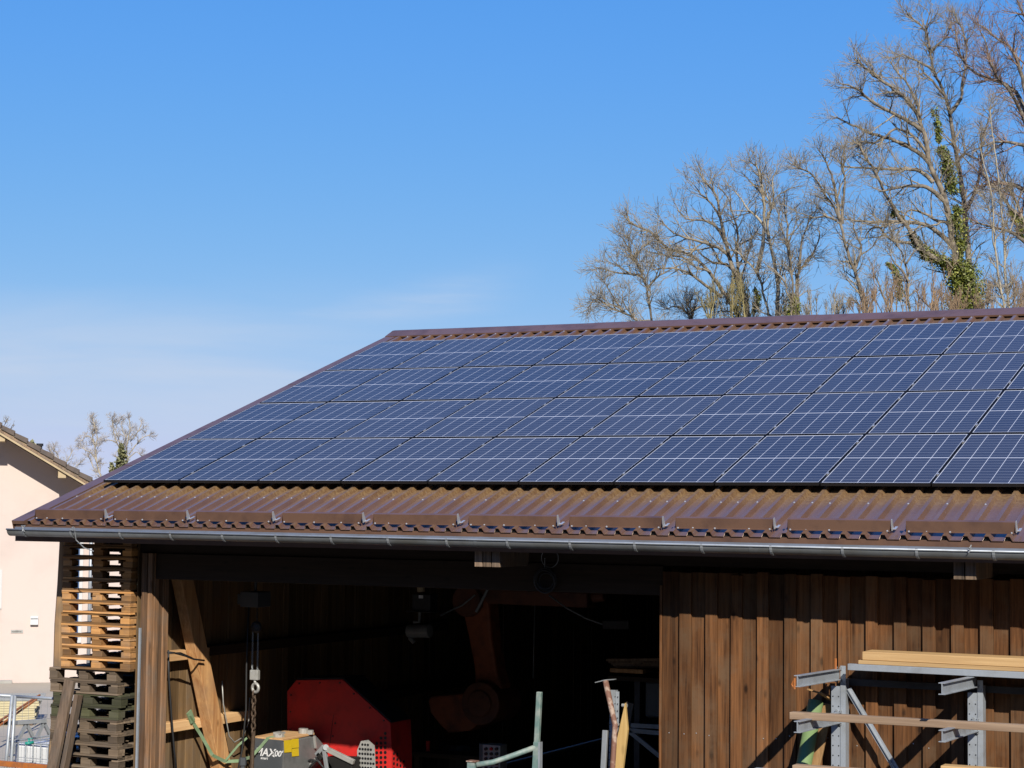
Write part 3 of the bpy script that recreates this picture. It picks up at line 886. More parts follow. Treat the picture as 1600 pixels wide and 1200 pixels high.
# ------------------------------------------------------------------ solar panels
ORD = ['first', 'second', 'third', 'fourth', 'fifth', 'sixth', 'seventh', 'eighth', 'ninth', 'tenth', 'eleventh', 'twelfth', 'thirteenth', 'fourteenth', 'fifteenth']
ROWN = ['bottom row', 'second row from the eave', 'third row from the eave', 'top row under the ridge']
def panels():
    W, H = 1.137, 1.744
    root = thing('solar_panel', 'x', 'solar panel', (0, 0, 0), 'solar panels on the barn roof')
    mb = MB()
    t = 0.009
    for (x0, x1, y0, y1) in ((0, W, 0, t), (0, W, H - t, H), (0, t, t, H - t), (W - t, W, t, H - t)):
        mb.box(x0, x1, y0, y1, -0.035, 0.0)
    mb.build('frame', 'frame_black', root, local=True)
    mb = MB()
    nx = 4
    mb.add([(t, t, -0.0025), (W - t, t, -0.0025), (W - t, H - t, -0.0025), (t, H - t, -0.0025)], [(0, 1, 2, 3)], 0.5)
    mb.add([(t, t, -0.008), (W - t, t, -0.008), (W - t, H - t, -0.008), (t, H - t, -0.008)], [(3, 2, 1, 0)], 0.5)
    mb.build('glass', 'pv_glass', root, local=True)
    for y in (0.30, H - 0.30):
        mb = MB(); mb.box(W + 0.0005, W + 0.0165, y - 0.02, y + 0.02, -0.03, 0.006)
        mb.build('clamp', 'screw_steel', root, local=True)
    first = True
    rg = random.Random(2)
    last = [11, 11, 11, 10]
    for j in range(4):
        for i in range(last[j]):
            o = root if first else copy_tree(root)
            first = False
            o.location = tuple(roofp(i * PU + (PU - W) / 2, j * PV + (PV - H) / 2, 0))
            o.rotation_euler = (SL + rg.gauss(0, 0.0011), rg.gauss(0, 0.0011), 0)
            where = ('right at the gable edge' if i == 0 else ORD[i] + ' from the gable edge')
            o['label'] = 'dark blue solar panel in the %s, %s' % (ROWN[j], where)
            o['group'] = 'solar panels on the barn roof'
panels()
def rails():
    # mounting rails the panels are clamped to
    k = 0
    for s in (0.32, 1.44, 2.11, 3.23, 3.90, 5.02, 5.69, 6.81):
        mb = MB()
        vs = [roofp(x, s + a, h) for x in (-0.01, 12.7) for (a, h) in ((-0.018, -0.088), (0.018, -0.088), (0.018, -0.0365), (-0.018, -0.0365))]
        mb.add(vs, [(0, 1, 2, 3), (7, 6, 5, 4), (0, 4, 5, 1), (1, 5, 6, 2), (2, 6, 7, 3), (3, 7, 4, 0)])
        mb.build('mounting_rail', 'dark_steel', barn)
rails()
# ------------------------------------------------------------------ pallets under the gable overhang
def pallet_proto(matn, h, w=1.0, l=1.2, seed=0):
    rg = random.Random(seed)
    root = thing('wooden_pallet', 'x', 'pallet', (0, 0, 0), 'stacked pallets beside the barn')
    tb, bl = 0.022, h - 0.066
    mb = MB()
    # deck boards run along X, the carriers below them along Y
    n = 7
    for i in range(n):
        bw = 0.125 if i in (0, 3, 6) else 0.10
        y = (l - bw) * i / (n - 1)
        mb.box(rg.uniform(-.006, .006), w + rg.uniform(-.012, .006), y, y + bw, h - tb, h, rg.random())
    mb.build('deck', matn, root, local=True, bevel=0.003)
    for x in (0, w / 2 - 0.05, w - 0.10):
        mb = MB(); mb.box(x, x + 0.10, 0.004, l - 0.004, h - 2 * tb, h - tb - 0.0006, rg.random())
        mb.build('stringer_board', matn, root, local=True)
    for yi, y in enumerate((0.004, l / 2 - 0.07, l - 0.144)):
        for x in (0.0, w / 2 - 0.06, w - 0.145):
            mb = MB()
            bw = 0.145 if x else 0.135
            mb.box(x + rg.uniform(0, .008), x + bw + rg.uniform(-.012, .0), y + rg.uniform(0, .006), y + 0.14, tb, h - 2 * tb - 0.0006, rg.random())
            mb.build('block', matn, root, local=True, bevel=0.004)
    for y in (0, l / 2 - 0.05, l - 0.10):
        mb = MB(); mb.box(rg.uniform(-.006, .006), w, y + 0.002, y + 0.10, 0, tb - 0.0006, rg.random())
        mb.build('runner', matn, root, local=True, bevel=0.003)
    return root
def pallets():
    rg = random.Random(17)
    protos = {}
    z = 0.0
    rows = []
    nlow, nup = 15, 12
    hl, hu = 0.1455, 0.1335
    for k in range(nlow):
        top = nlow - 1 - k
        mat_ = 'pallet_mossy' if top in (2, 3) else 'pallet_old'
        rows.append((mat_, hl, 'low', k, z)); z += hl + 0.0008
    for k in range(nup):
        rows.append(('pallet_new', hu, 'up', k, z)); z += hu + 0.0008
    for (mat_, h, part, k, zz) in rows:
        key = (mat_, h, k % 3)
        if key not in protos:
            o = protos[key] = pallet_proto(mat_, h, 1.02 if part == 'low' else 1.03, 1.15 if part == 'low' else 1.23, seed=len(protos) * 7 + 1)
        else:
            o = copy_tree(protos[key])
        if part == 'low':
            o.location = (-0.195 + rg.uniform(-.035, .015) + (-0.045 if k == nlow - 1 else 0) + 0.012 * (7 - k) * 0.2, -0.60 + rg.uniform(-.03, .03), zz)
            if k == nlow - 1: lab = 'grey weathered pallet jutting out to the left directly under the orange-brown pallets'
            elif mat_ == 'pallet_mossy': lab = 'green mossy pallet in the grey lower stack, %s of the two mossy ones' % ('upper' if k == nlow - 3 else 'lower')
            else: lab = 'grey weathered pallet, %s from the top of the grey lower stack' % ORD[nlow - 1 - k]
        else:
            o.location = (-0.082 + rg.uniform(-.012, .02), -0.60 + rg.uniform(-.025, .025), zz)
            if k >= 6: lab = 'orange-brown pallet in the shade of the eave, %s from the top of the stack' % ORD[nup - 1 - k]
            else: lab = 'sunlit orange-brown pallet, %s above the grey pallets' % ORD[k]
            if k == nup - 1: lab = 'topmost orange-brown pallet of the stack, close under the roof eave'
        o.rotation_euler = (0, 0, rg.gauss(0, 0.008))
        o['label'] = lab; o['group'] = 'stacked pallets beside the barn'
    # offcut board lying on edge in the stack's right bay
    # plank with its bark on, standing left of the upper stack
    mb = MB(); pts = []
    rg = random.Random(9)
    zs = [0.02, 0.6, 1.2, 1.7, 2.2, 2.7, 3.2, 3.74]
    vs, fs = [], []
    for i, zq in enumerate(zs):
        wob = rg.uniform(-.008, .008)
        xc = -0.335 + 0.085 * zq / 3.7 + wob; wd = 0.068 + rg.uniform(-.010, .012)
        for (dx, dy) in ((-wd, 0), (-wd * 0.4, -0.035), (wd * 0.6, -0.03), (wd, 0), (wd, 0.05), (-wd, 0.05)):
            vs.append((xc + dx, -0.40 + dy + wob, zq))
    for i in range(len(zs) - 1):
        for k in range(6): fs.append((i * 6 + k, i * 6 + (k + 1) % 6, (i + 1) * 6 + (k + 1) % 6, (i + 1) * 6 + k))
    fs.append((5, 4, 3, 2, 1, 0)); fs.append(tuple(range(42, 48)))
    mb.add(vs, fs, 0.6)
    tag(mb.build('bark_plank', 'bark_slab'), 'tall plank with bark edges standing left of the pallet stack', 'plank')
    # two old posts leaning in front of the lower pallets
    for (x0, x1, zt, w, d, y, lab) in ((0.105, 0.225, 2.07, 0.14, 0.055, -0.76, 'thick grey-brown plank leaning in front of the pallets, the taller of the pair'),
                                       (0.255, 0.325, 1.90, 0.06, 0.10, -0.72, 'narrow brown plank leaning in front of the pallets, shorter one of the pair')):
        mb = MB()
        mb.bar((x0 - 0.175, y - 0.22, 0.0), (x1 - 0.03, y + 0.02, zt), w, d, up=(0, -1, 0.1))
        tag(mb.build('plank', 'weathered', bevel=0.006), lab, 'plank', 'planks leaning on the pallets')
    # thin galvanised post between pallets and barn corner
    a = atY(219, 981, -0.66); b_ = atY(213.5, 1200, -0.70)
    dz = (a - b_) / (a[2] - b_[2])
    foot = a - dz * a[2]
    mb = MB(); mb.section(foot, a, [(-0.012, -0.012), (0.012, -0.012), (0.012, -0.009), (-0.009, -0.009), (-0.009, 0.012), (-0.012, 0.012)], up=(0, 1, 0))
    tag(mb.build('metal_angle', 'zinc'), 'thin galvanised angle bar standing between the pallets and the barn corner', 'metal bar')
    # flat board on top of a pallet in the shade
    mb = MB(); mb.box(0.52, 0.80, -0.58, -0.30, z + 0.001 - 0.27, z - 0.25)
pallets()

# ------------------------------------------------------------------ yard on the left
def yard():
    # site fence panel: tube frame with wire mesh
    p0 = atD(12, 1090, 24.2); yF = p0[1]
    fx0, fx1, fz = p0[0] - 1.6, -0.42, p0[2]
    y = -0.05
    a = atY(21, 1088, y); bq = atY(82, 1087, y)
    zt = a[2]
    root = thing('mesh_fence', 'galvanised tube fence panels with wire mesh beside the pallet stack', 'fence', (a[0], y, 0))
    mb = MB()
    mb.tube([(a[0] - 1.9, y, zt - 0.01), (a[0] - 0.03, y, zt)], 0.021, 8)
    mb.tube([(a[0] + 0.02, y + .01, zt), (-0.40, y + 0.02, zt + 0.005)], 0.019, 8)
    mb.build('top_rail', 'zinc', root, smooth=True)
    for dx, foot in ((-0.022, -0.14), (0.03, -0.075)):
        mb = MB(); mb.tube([(a[0] + dx, y, zt + 0.012), (a[0] + foot + dx, y, 0.02)], 0.021, 8)
        mb.build('post', 'zinc', root, smooth=True)
    mb = MB(); mb.tube([(-0.41, y + 0.02, zt), (-0.41, y + .02, 0.02)], 0.019, 8); mb.build('post', 'zinc', root, smooth=True)
    mb = MB()
    x = a[0] - 1.85
    while x < -0.44:
        if abs(x - a[0]) > 0.05: mb.tube([(x, y, 0.12), (x, y, zt - 0.02)], 0.0022, 4)
        x += 0.10
    zz = 0.15
    while zz < zt:
        mb.tube([(a[0] - 1.88, y, zz), (-0.42, y, zz)], 0.0022, 4); zz += 0.27
    mb.build('wire_mesh', 'zinc_old', root)
    mb = MB(); mb.tube([(a[0] - 1.9, y, 0.12), (-0.41, y, 0.12)], 0.019, 8); mb.build('bottom_rail', 'zinc', root, smooth=True)
    # liquid tank in a cage
    x1 = -0.62; x0 = x1 - 0.98; yb = 0.30; yt = yb + 1.18
    root = thing('liquid_tank', 'white plastic tank in a steel cage behind the wire fence', 'tank', ((x0 + x1) / 2, (yb + yt) / 2, 0))
    mb = MB(); mb.box(x0 + .03, x1 - .03, yb + .03, yt - .03, 0.16, 1.10); mb.build('bottle', 'white_plastic', root, bevel=0.04)
    mb = MB()
    for q in range(9):
        x = x0 + (x1 - x0) * q / 8
        mb.tube([(x, yb, 0.12), (x, yb, 1.13)], 0.009, 6); mb.tube([(x, yt, 0.12), (x, yt, 1.13)], 0.009, 6)
        yy = yb + (yt - yb) * q / 8
        mb.tube([(x1, yy, 0.12), (x1, yy, 1.13)], 0.009, 6); mb.tube([(x0, yy, 0.12), (x0, yy, 1.13)], 0.009, 6)
    for zq in (0.14, 0.38, 0.62, 0.87, 1.12):
        mb.tube([(x0, yb, zq), (x1, yb, zq), (x1, yt, zq), (x0, yt, zq), (x0, yb, zq)], 0.011, 6)
    for x in (x0 + 0.3, x1 - 0.3): mb.bar((x, yb, 1.135), (x, yt, 1.135), 0.05, 0.012)
    mb.build('cage', 'zinc', root)
    mb = MB(); mb.box(x0, x1, yb, yt, 0.0, 0.11); mb.build('base', 'dark_steel', root, bevel=0.01)
    mb = MB(); c = ((x0 + x1) / 2, (yb + yt) / 2 - 0.1, 1.10)
    mb.tube([c, (c[0], c[1], 1.17)], 0.09, 14); mb.build('filler_cap', 'dark_steel', root)
    # valve lying on the tank
    mb = MB(); q = atZ(45, 1163, 1.18)
    mb.tube([q + [-.035, -.03, 0.012], q + [0, 0, .012], q + [.03, .05, .022]], 0.020, 10)
    mb.tube([q + [0, 0, 0.0], q + [0.0, 0.0, 0.065]], 0.012, 8); mb.bar(q + [-.02, 0, .068], q + [.04, .02, .072], 0.016, 0.010)
    tag(mb.build('pipe_valve', 'valve_green', smooth=True), 'small green pipe valve lying on top of the white tank', 'valve')
    # rusty orange shelf beam in front of the tank
    mb = MB()
    p = atY(0, 1190, -0.32); q = atY(78, 1192, -0.32)
    mb.box(p[0] - .8, q[0] + 0.35, -0.34, -0.29, p[2] - 0.055, p[2] + 0.012)
    for x in (p[0] - 0.75, q[0] + 0.3): mb.box(x - .03, x + .03, -0.285, -0.23, 0, p[2] + 0.3)
    tag(mb.build('shelf_beam', 'orange_steel', bevel=0.005), 'rusty orange steel shelf beam low in front of the white tank', 'steel beam')
    p = atY(0, 1178, 0.05)
    # heap of sheets and frames in the yard
    root = thing('board_stack', 'stack of pale yellow boards in the yard near the pink house', 'board stack', (-9.9, 9.6, 0))
    e0, e1 = atZ(-40, 1135, 0), atZ(57, 1134, 0)
    u = Vector((e1 - e0)).normalized(); w = Vector((-u.y, u.x, 0))
    mb = MB(); rg = random.Random(4)
    zz = 0.10
    for i in range(8):
        h = 0.045
        c = Vector(e0) + u * rg.uniform(-.05, .05)
        L_ = (e1 - e0); L_ = Vector(L_).length
        mb.prism([c + Vector((0, 0, zz)), c + u * L_ + Vector((0, 0, zz)), c + u * L_ + w * 1.25 + Vector((0, 0, zz)), c + w * 1.25 + Vector((0, 0, zz))], (0, 0, h - 0.006))
        zz += h
    mb.build('board', 'yellow_board', root)
    mb = MB()
    for f in (0.1, 0.9): mb.bar(Vector(e0) + u * (L_ * f) + Vector((0, 0, 0.05)), Vector(e0) + u * (L_ * f) + w * 1.2 + Vector((0, 0, 0.05)), 0.08, 0.09)
    mb.build('bearer', 'weathered', root)
    mb = MB()
    for i, f in enumerate((0.0, .25, .5, .75, 1.0)):
        s = Vector(e0) + w * (0.1 + 1.0 * f)
        mb.bar(s + Vector((0, 0, zz + 0.02)), s + u * (L_ + .1) + Vector((0, 0, zz + 0.02)), 0.06, 0.035)
    tag(mb.build('steel_rails', 'zinc_old'), 'grey steel rails lying across the pale yellow boards', 'steel rail')
    mb = MB()
    mb.tube([atZ(-6, 1130, 0.5), atZ(62, 1086, 0.62)], 0.022, 6); mb.tube([atZ(0, 1133, 0.35), atZ(57, 1093, 0.62)], 0.02, 6)
    tag(mb.build('rusty_rods', 'orange_steel'), 'two thin rusty rods lying slantwise over the yellow boards', 'steel rods')
    # low steel trestle
    a, bq = atZ(26, 1129, 0.55), atZ(71, 1126, 0.55)
    root = thing('steel_trestle', 'low grey steel trestle standing on the asphalt behind the tank', 'trestle', (a + bq) / 2 * np.array([1, 1, 0]))
    mb = MB(); mb.bar(a, bq, 0.09, 0.06); mb.build('top_bar', 'zinc_old', root)
    for q in (a + (bq - a) * 0.34, a + (bq - a) * 0.95):
        mb = MB()
        for s in (-0.28, 0.28): mb.bar((q[0], q[1], q[2] - 0.03), (q[0] + s * 0.3, q[1] + s, 0.01), 0.05, 0.05)
        mb.build('leg', 'zinc_old', root)
    # things seen through the gaps between the lower pallets
    mb = MB(); q = atY(120, 1165, 2.6)
    root = thing('plastic_crate', 'yellow plastic crate seen through the grey pallets', 'crate', (q[0], 2.7, 0))
    mb.box(q[0] - .35, q[0] + .35, 2.6, 3.1, q[2] - 0.12, q[2] + .10); mb.box(q[0] - .37, q[0] + .37, 2.58, 3.12, q[2] + .10, q[2] + .13)
    mb.build('body', 'crate_yellow', root, bevel=0.01)
    mb = MB(); mb.box(q[0] - .30, q[0] + .30, 2.62, 3.08, 0, q[2] - 0.121); mb.build('stand', 'weathered', root)
yard()

# ------------------------------------------------------------------ pink house
def house():
    P0 = atZ(40, 1067, 0.0)
    w = (P0 - CAM) * np.array([1, 1, 0]); w /= np.linalg.norm(w)
    u = np.array([w[1], -w[0], 0.0])                      # gable runs square to the line of sight
    rz = math.atan2(u[1], u[0])
    def hp(x, y, dy=0.0):
        d = _ray(x, y); q = CAM + d * (((P0 + w * dy) - CAM) @ w) / (d @ w)
        return float((q - P0) @ u), float(q[2])
    over = 0.9
    (xe, ze), (x0_, z0_) = hp(130, 750, -over), hp(0, 672, -over)
    sl = (z0_ - ze) / (x0_ - xe)
    xr = hp(222, 800, -over)[0]                           # eave edge, hidden by the barn roof
    xw = hp(196, 800)[0]
    xl = xw - 11.0; xc = (xl + xw) / 2
    def zt(x): return ze + sl * (x - xe) if x > xc else ze + sl * (2 * xc - x - xe)
    root = thing('pink_house', 'pale pink plastered house with a tiled gable roof behind the barn', 'house', P0, rz=rz)
    B = dict(parent=root, local=True)
    mb = MB()
    mb.prism([(xl, 0, 0), (xw, 0, 0), (xw, 0, zt(xw) - 0.10), (xc, 0, zt(xc) - 0.10), (xl, 0, zt(xl) - 0.10)], (0, 11, 0))
    mb.build('wall', 'stucco', **B)
    rg = random.Random(3); x = xl
    while x < xw:
        ww = rg.uniform(0.5, 1.4)
        if rg.random() < .45:
            mb = MB(); mb.box(x, x + ww, -rg.uniform(.03, .22), -0.003, 0, rg.uniform(.03, .12)); mb.build('plinth_stone', 'concrete', bevel=0.01, **B)
        x += ww
    mb = MB()
    zE = zt(xc) + sl * (xr - xc)
    for side in (1, -1):
        xo = xr if side == 1 else 2 * xc - xr
        mb.prism([(xc, -over, zt(xc) + .02), (xo, -over, zE + .02), (xo, 11.6, zE + .02), (xc, 11.6, zt(xc) + .02)], (0, 0, 0.045))
    mb.build('roof_boards', 'eave_wood_light', **B)
    mb = MB(); rg = random.Random(5)
    for side in (1, -1):
        xo = xr if side == 1 else 2 * xc - xr
        n = 20
        for i in range(n):
            f0, f1 = i / n, min((i + 1.10) / n, 1.01)
            xa, xb = xc + (xo - xc) * f0, xc + (xo - xc) * f1
            za, zb = zt(xc) + sl * (xr - xc) * f0, zt(xc) + sl * (xr - xc) * f1
            j = rg.uniform(-.008, .008)
            mb.prism([(xa, -over + .02, za + .075), (xb, -over + .02, zb + .115), (xb, -over + .02, zb + .145), (xa, -over + .02, za + .105)], (0, 12.5, 0))
            # barge tiles that hang over the verge, each one a step lower than its neighbour
            mb.prism([(xa, -over - .05, za + .035 + j), (xb, -over - .05, zb + .06 + j), (xb, -over - .05, zb + .185 + j), (xa, -over - .05, za + .135 + j)], (0, .06, 0))
    mb.build('roof', 'tile_grey', **B)
    mb = MB()
    for side in (1, -1):
        xo = xr if side == 1 else 2 * xc - xr
        mb.prism([(xc, -over, zt(xc) - .100), (xo, -over, zE - .100), (xo, -over, zE - .045), (xc, -over, zt(xc) - .045)], (0, 0.04, 0))
    mb.build('barge_board', 'eave_wood_light', **B)
    mb = MB()
    for side in (1, -1):
        xo = xr if side == 1 else 2 * xc - xr
        mb.prism([(xc, -over - .01, zt(xc) - .043), (xo, -over - .01, zE - .043), (xo, -over - .01, zE + .018), (xc, -over - .01, zt(xc) + .018)], (0, 0.03, 0))
    mb.build('tile_batten', 'weathered', **B)
    for px in (97, 0, -120):
        lx, lz = hp(px, 742, -over + .1)
        mb = MB(); z = zt(lx) - 0.24
        mb.box(lx - .09, lx + .09, -over + .06, 0.02, z, z + .235)
        mb.build('purlin', 'eave_wood_light', bevel=0.006, **B)
    (x1, zt_), (_, zb_) = hp(4, 890), hp(4, 951)
    mb = MB()
    for (xa, xb, za, zb) in ((x1 - 1.1, x1 - 1.04, zb_, zt_), (x1 - .06, x1, zb_, zt_), (x1 - 1.04, x1 - .06, zb_, zb_ + .06), (x1 - 1.04, x1 - .06, zt_ - .06, zt_)):
        mb.box(xa, xb, -0.03, -0.002, za, zb)
    wd = mb.build('window', 'window_white', **B)
    mb = MB(); mb.box(x1 - 1.04, x1 - .06, -.02, -.004, zb_ + .06, zt_ - .06); mb.build('pane', 'window_glass', parent=wd, local=True)
    zlow = hp(4, 1062)[1]
    mb = MB(); mb.box(x1 - 1.1, x1 - 0.03, -.035, -.002, zlow, zb_ - .01); mb.build('shutter', 'window_white', bevel=0.01, **B)
    (xa, za), (xb, zb2) = hp(111, 842), hp(123.5, 1000)
    mb = MB(); mb.box(xa - .05, xb + .05, -.05, -.002, zb2 - .06, za + .06); wd = mb.build('window', 'window_white', **B)
    mb = MB(); mb.box(xa + .06, xb - .03, -.056, -.0505, zb2, za); mb.build('pane', 'blue_plastic', parent=wd, local=True)
    mb = MB(); mb.tube([(xb + .22, -.08, 0.05), (xb + .22, -.08, za + 1.0)], .045, 10); mb.build('downpipe', 'zinc', smooth=True, **B)
    def place(o, lx, lz):
        q = P0 + u * lx; o.location = (q[0], q[1], lz); o.rotation_euler = (0, 0, rz); return o
    # white box and name plate on the wall
    (ax, az), (bx, bz) = hp(47.5, 963), hp(59.5, 976)
    mb = MB(); mb.box(0, bx - ax, -.09, -.003, bz - az, 0)
    o = place(tag(mb.build('mailbox', 'white_plastic', bevel=0.008), 'small white box mounted on the pink house wall', 'mailbox'), ax, az)
    mb = MB(); mb.box(.01, bx - ax - .01, -.097, -.0905, -.06, -.045); mb.build('slot', 'dark_steel', parent=o, local=True)
    (ax, az), (bx, bz) = hp(17, 984), hp(36, 989)
    o = place(thing('name_plate', 'tiny lettered plate on the pink wall left below the white box', 'sign', (0, 0, 0)), ax, az)
    mb = MB(); mb.box(0, bx - ax, -.015, -.003, bz - az, 0); mb.build('plate', 'light_steel', parent=o, local=True)
    mb = MB(); rg = random.Random(6); x = .02
    while x < bx - ax - .03:
        ww = rg.uniform(.008, .02)
        mb.box(x, x + ww, -.018, -.0155, bz - az + .02, -.02 - rg.uniform(0, .012)); x += ww + rg.uniform(.005, .014)
    mb.build('lettering', 'letter_dark', parent=o, local=True)
    # vent pipe on the roof
    (lx, lz), (_, lt) = hp(62, 706, 0.6), hp(62, 693, 0.6)
    o = place(thing('roof_vent', 'short dark vent pipe on the tiled roof of the pink house', 'vent pipe', (0, 0, 0)), lx, lz - .3)
    mb = MB(); mb.tube([(0, .6, 0), (0, .6, lt - lz + .27)], 0.06, 10); mb.build('pipe', 'dark_steel', parent=o, local=True, smooth=True)
    mb = MB(); mb.tube([(0, .6, lt - lz + .24), (0, .6, lt - lz + .3)], 0.085, 10); mb.build('cap', 'dark_steel', parent=o, local=True)
house()

# ------------------------------------------------------------------ cantilever rack at the right
def i_beam(mb, p0, p1, h=0.10, w=0.06, t=0.007):
    pr = [(-w / 2, -h / 2), (w / 2, -h / 2), (w / 2, -h / 2 + t), (t / 2, -h / 2 + t), (t / 2, h / 2 - t), (w / 2, h / 2 - t), (w / 2, h / 2), (-w / 2, h / 2), (-w / 2, h / 2 - t), (-t / 2, h / 2 - t), (-t / 2, -h / 2 + t), (-w / 2, -h / 2 + t)]
    mb.section(p0, p1, pr)
def rack():
    YU = -0.76
    zs = [2.60, 2.185, 1.62, 1.0]
    xs = [9.70, 11.03, 12.36]
    root = thing('cantilever_rack', 'galvanised cantilever rack with projecting arms loaded with timber by the barn wall', 'storage rack', (xs[1], YU, 0))
    for xi, x in enumerate(xs):
        mb = MB()
        # upright: perforated channel, open at the back
        pr = [(-0.055, -0.10), (0.055, -0.10), (0.055, 0.0), (-0.055, 0.0)]
        ztop = 2.655 if xi == 0 else 2.66
        mb.box(x - 0.10, x - 0.006, YU - 0.004, YU, 0.0, ztop - 0.17, 0.5)
        mb.box(x - 0.006, x + 0.046, YU - 0.012, YU - 0.005, 0.0, ztop + (0.03 if xi == 0 else -0.05), 0.5)
        mb.box(x - 0.10, x - 0.096, YU, YU + 0.10, 0.0, ztop - 0.17, 0.5)
        mb.box(x - 0.006, x - 0.002, YU - 0.005, YU + 0.10, 0.0, ztop - 0.1, 0.5)
        mb.box(x + 0.042, x + 0.046, YU - 0.005, YU + 0.10, 0.0, ztop - 0.1, 0.5)
        up = mb.build('upright', 'zinc', root)
        mb = MB()
        z = 0.2
        while z < ztop - 0.2:
            for dx in (-0.083, -0.026):
                mb.tube([(x + dx, YU - 0.0065, z), (x + dx, YU - 0.0035, z)], 0.0065, 8)
            z += 0.095
        mb.build('holes', 'frame_black', up)
        mb = MB(); i_beam(mb, (x, YU + 0.15, 0.06), (x, -2.25, 0.06), h=0.10, w=0.08); mb.build('foot', 'zinc', root)
        for z in zs:
            mb = MB()
            i_beam(mb, (x - 0.02, YU - 0.006, z), (x - 0.02, -2.06, z + 0.032), h=0.105, w=0.062)
            ar = mb.build('arm', 'zinc', root)
            mb = MB()
            for dz in (-.065, .065):
                mb.tube([(x + 0.0, YU - 0.03, z + dz), (x + 0.0, YU - 0.012, z + dz)], 0.011, 6)
                mb.tube([(x - 0.045, YU - 0.03, z + dz), (x - 0.045, YU - 0.004, z + dz)], 0.011, 6)
            mb.build('bolt', 'zinc_old', ar)
    mb = MB()
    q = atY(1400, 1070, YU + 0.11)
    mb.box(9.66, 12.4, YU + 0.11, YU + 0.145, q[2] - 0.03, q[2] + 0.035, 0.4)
    mb.build('tie_bar', 'dark_steel', root)  # dark steel instead of zinc imitates the shade under the load
    mb = MB(); mb.bar((9.76, YU + 0.03, 2.46), (10.42, YU + 0.03, 1.42), 0.008, 0.062, up=(0, 0, 1)); mb.bar((9.76, YU + 0.03, 2.46), (10.42, YU + 0.03, 1.42), 0.05, 0.008)
    mb.build('diagonal_brace', 'zinc', root)
    # orange end stops on the first top arm
    mb = MB()
    mb.tube([(9.66, -2.075, 2.66), (9.66, -2.075, 2.56)], 0.010, 6); mb.tube([(9.66, -2.072, 2.655), (9.632, -2.072, 2.60), (9.66, -2.072, 2.56)], 0.008, 6)
    mb.build('end_stop', 'orange_steel', root)
    mb = MB(); mb.tube([(9.655, -0.80, 2.65), (9.655, -0.80, 2.755)], 0.012, 6)
    mb.build('end_stop', 'orange_steel', root)
    # load
    ytop = 2.655
    mb = MB(); mb.box(9.83, 13.6, -0.985, -0.915, 2.664, 2.724, 0.4)
    mb.build_ = None
    tag(mb.build('steel_channel', 'zinc', bevel=0.003), 'long grey steel section lying across the top arms of the rack', 'steel section')
    mb = MB(); mb.box(9.93, 13.5, -0.97, -0.60, 2.7255, 2.762, 0.3)
    tag(mb.build('timber_board', 'fresh_plank', bevel=0.004), 'wide pale board lying directly on the steel section of the rack', 'board', 'timber on the rack')
    mb = MB(); mb.box(9.965, 13.4, -0.955, -0.64, 2.764, 2.844, 0.7)
    tag(mb.build('timber_beam', 'fresh_plank', bevel=0.006), 'thick pale timber on top of the board at the rack top', 'timber', 'timber on the rack')
    za = 2.185 + 0.0525 + 0.027
    p = atY(1234, 1118, -1.70)
    mb = MB(); mb.bar((p[0], -1.66, p[2]), (13.4, -1.66, p[2] + 0.015), 0.10, 0.066, tone=0.5)
    tag(mb.build('timber_batten', 'grey_plank', bevel=0.004), 'long weathered batten lying on the lower arms of the rack', 'batten', 'timber on the rack')
    p = atY(1240, 1199, -1.68)
    mb = MB(); mb.bar((p[0], -1.66, p[2] - 0.012), (11.8, -1.66, p[2] + 0.0), 0.12, 0.075, tone=0.4)
    tag(mb.build('timber_batten', 'grey_plank', bevel=0.004), 'brown batten at the bottom edge on the lowest visible rack level', 'batten', 'timber on the rack')
    p = atY(1180, 1203, -1.85)
    mb = MB(); mb.box(p[0], 11.6, -1.90, -1.81, p[2] - 0.05, p[2] + 0.02, .5)
    tag(mb.build('steel_channel', 'zinc', bevel=0.003), 'grey steel section at the bottom edge beside the lowest batten', 'steel section')
    p = atY(1472, 1196, -1.4)
    mb = MB(); mb.box(p[0], 13.2, -1.46, -1.30, p[2] - 0.06, p[2] + 0.005, .8)
    tag(mb.build('timber_board', 'fresh_plank', bevel=0.006), 'rough pale board at the bottom right on the rack', 'board', 'timber on the rack')
    # green plastic pipe leaning behind the rack
    a, bq = atY(1275, 1095, -0.66), atY(1255, 1200, -0.85)
    d = (a - bq) / (a[2] - bq[2]); foot = a - d * a[2]
    mb = MB(); mb.tube([foot, a], 0.075, 20)
    root = tag(mb.build('plastic_pipe', 'pipe_green', smooth=False), 'pale green plastic pipe leaning on the barn wall behind the rack', 'pipe')
    for f in root.data.polygons: f.use_smooth = len(f.vertices) == 4
    # sticks and boards beside the pipe
    mb = MB(); mb.bar(atY(1262, 1077, -0.9), atY(1297, 1088, -0.62), 0.022, 0.016); mb.bar(atY(1280, 1082, -0.80), atY(1299, 1094, -0.66), 0.05, 0.012)
    tag(mb.build('splintered_stick', 'stick_wood'), 'splintered stick poking out above the green pipe', 'stick')
    a, bq = atY(1295, 1100, -0.60), atY(1272, 1205, -0.74); d = (a - bq) / (a[2] - bq[2]); foot = a - d * a[2]
    mb = MB(); mb.bar(foot, a, 0.10, 0.03, up=(0, -1, 0))
    tag(mb.build('plank', 'stick_wood', bevel=0.003), 'narrow brown plank leaning behind the green pipe', 'plank')
rack()
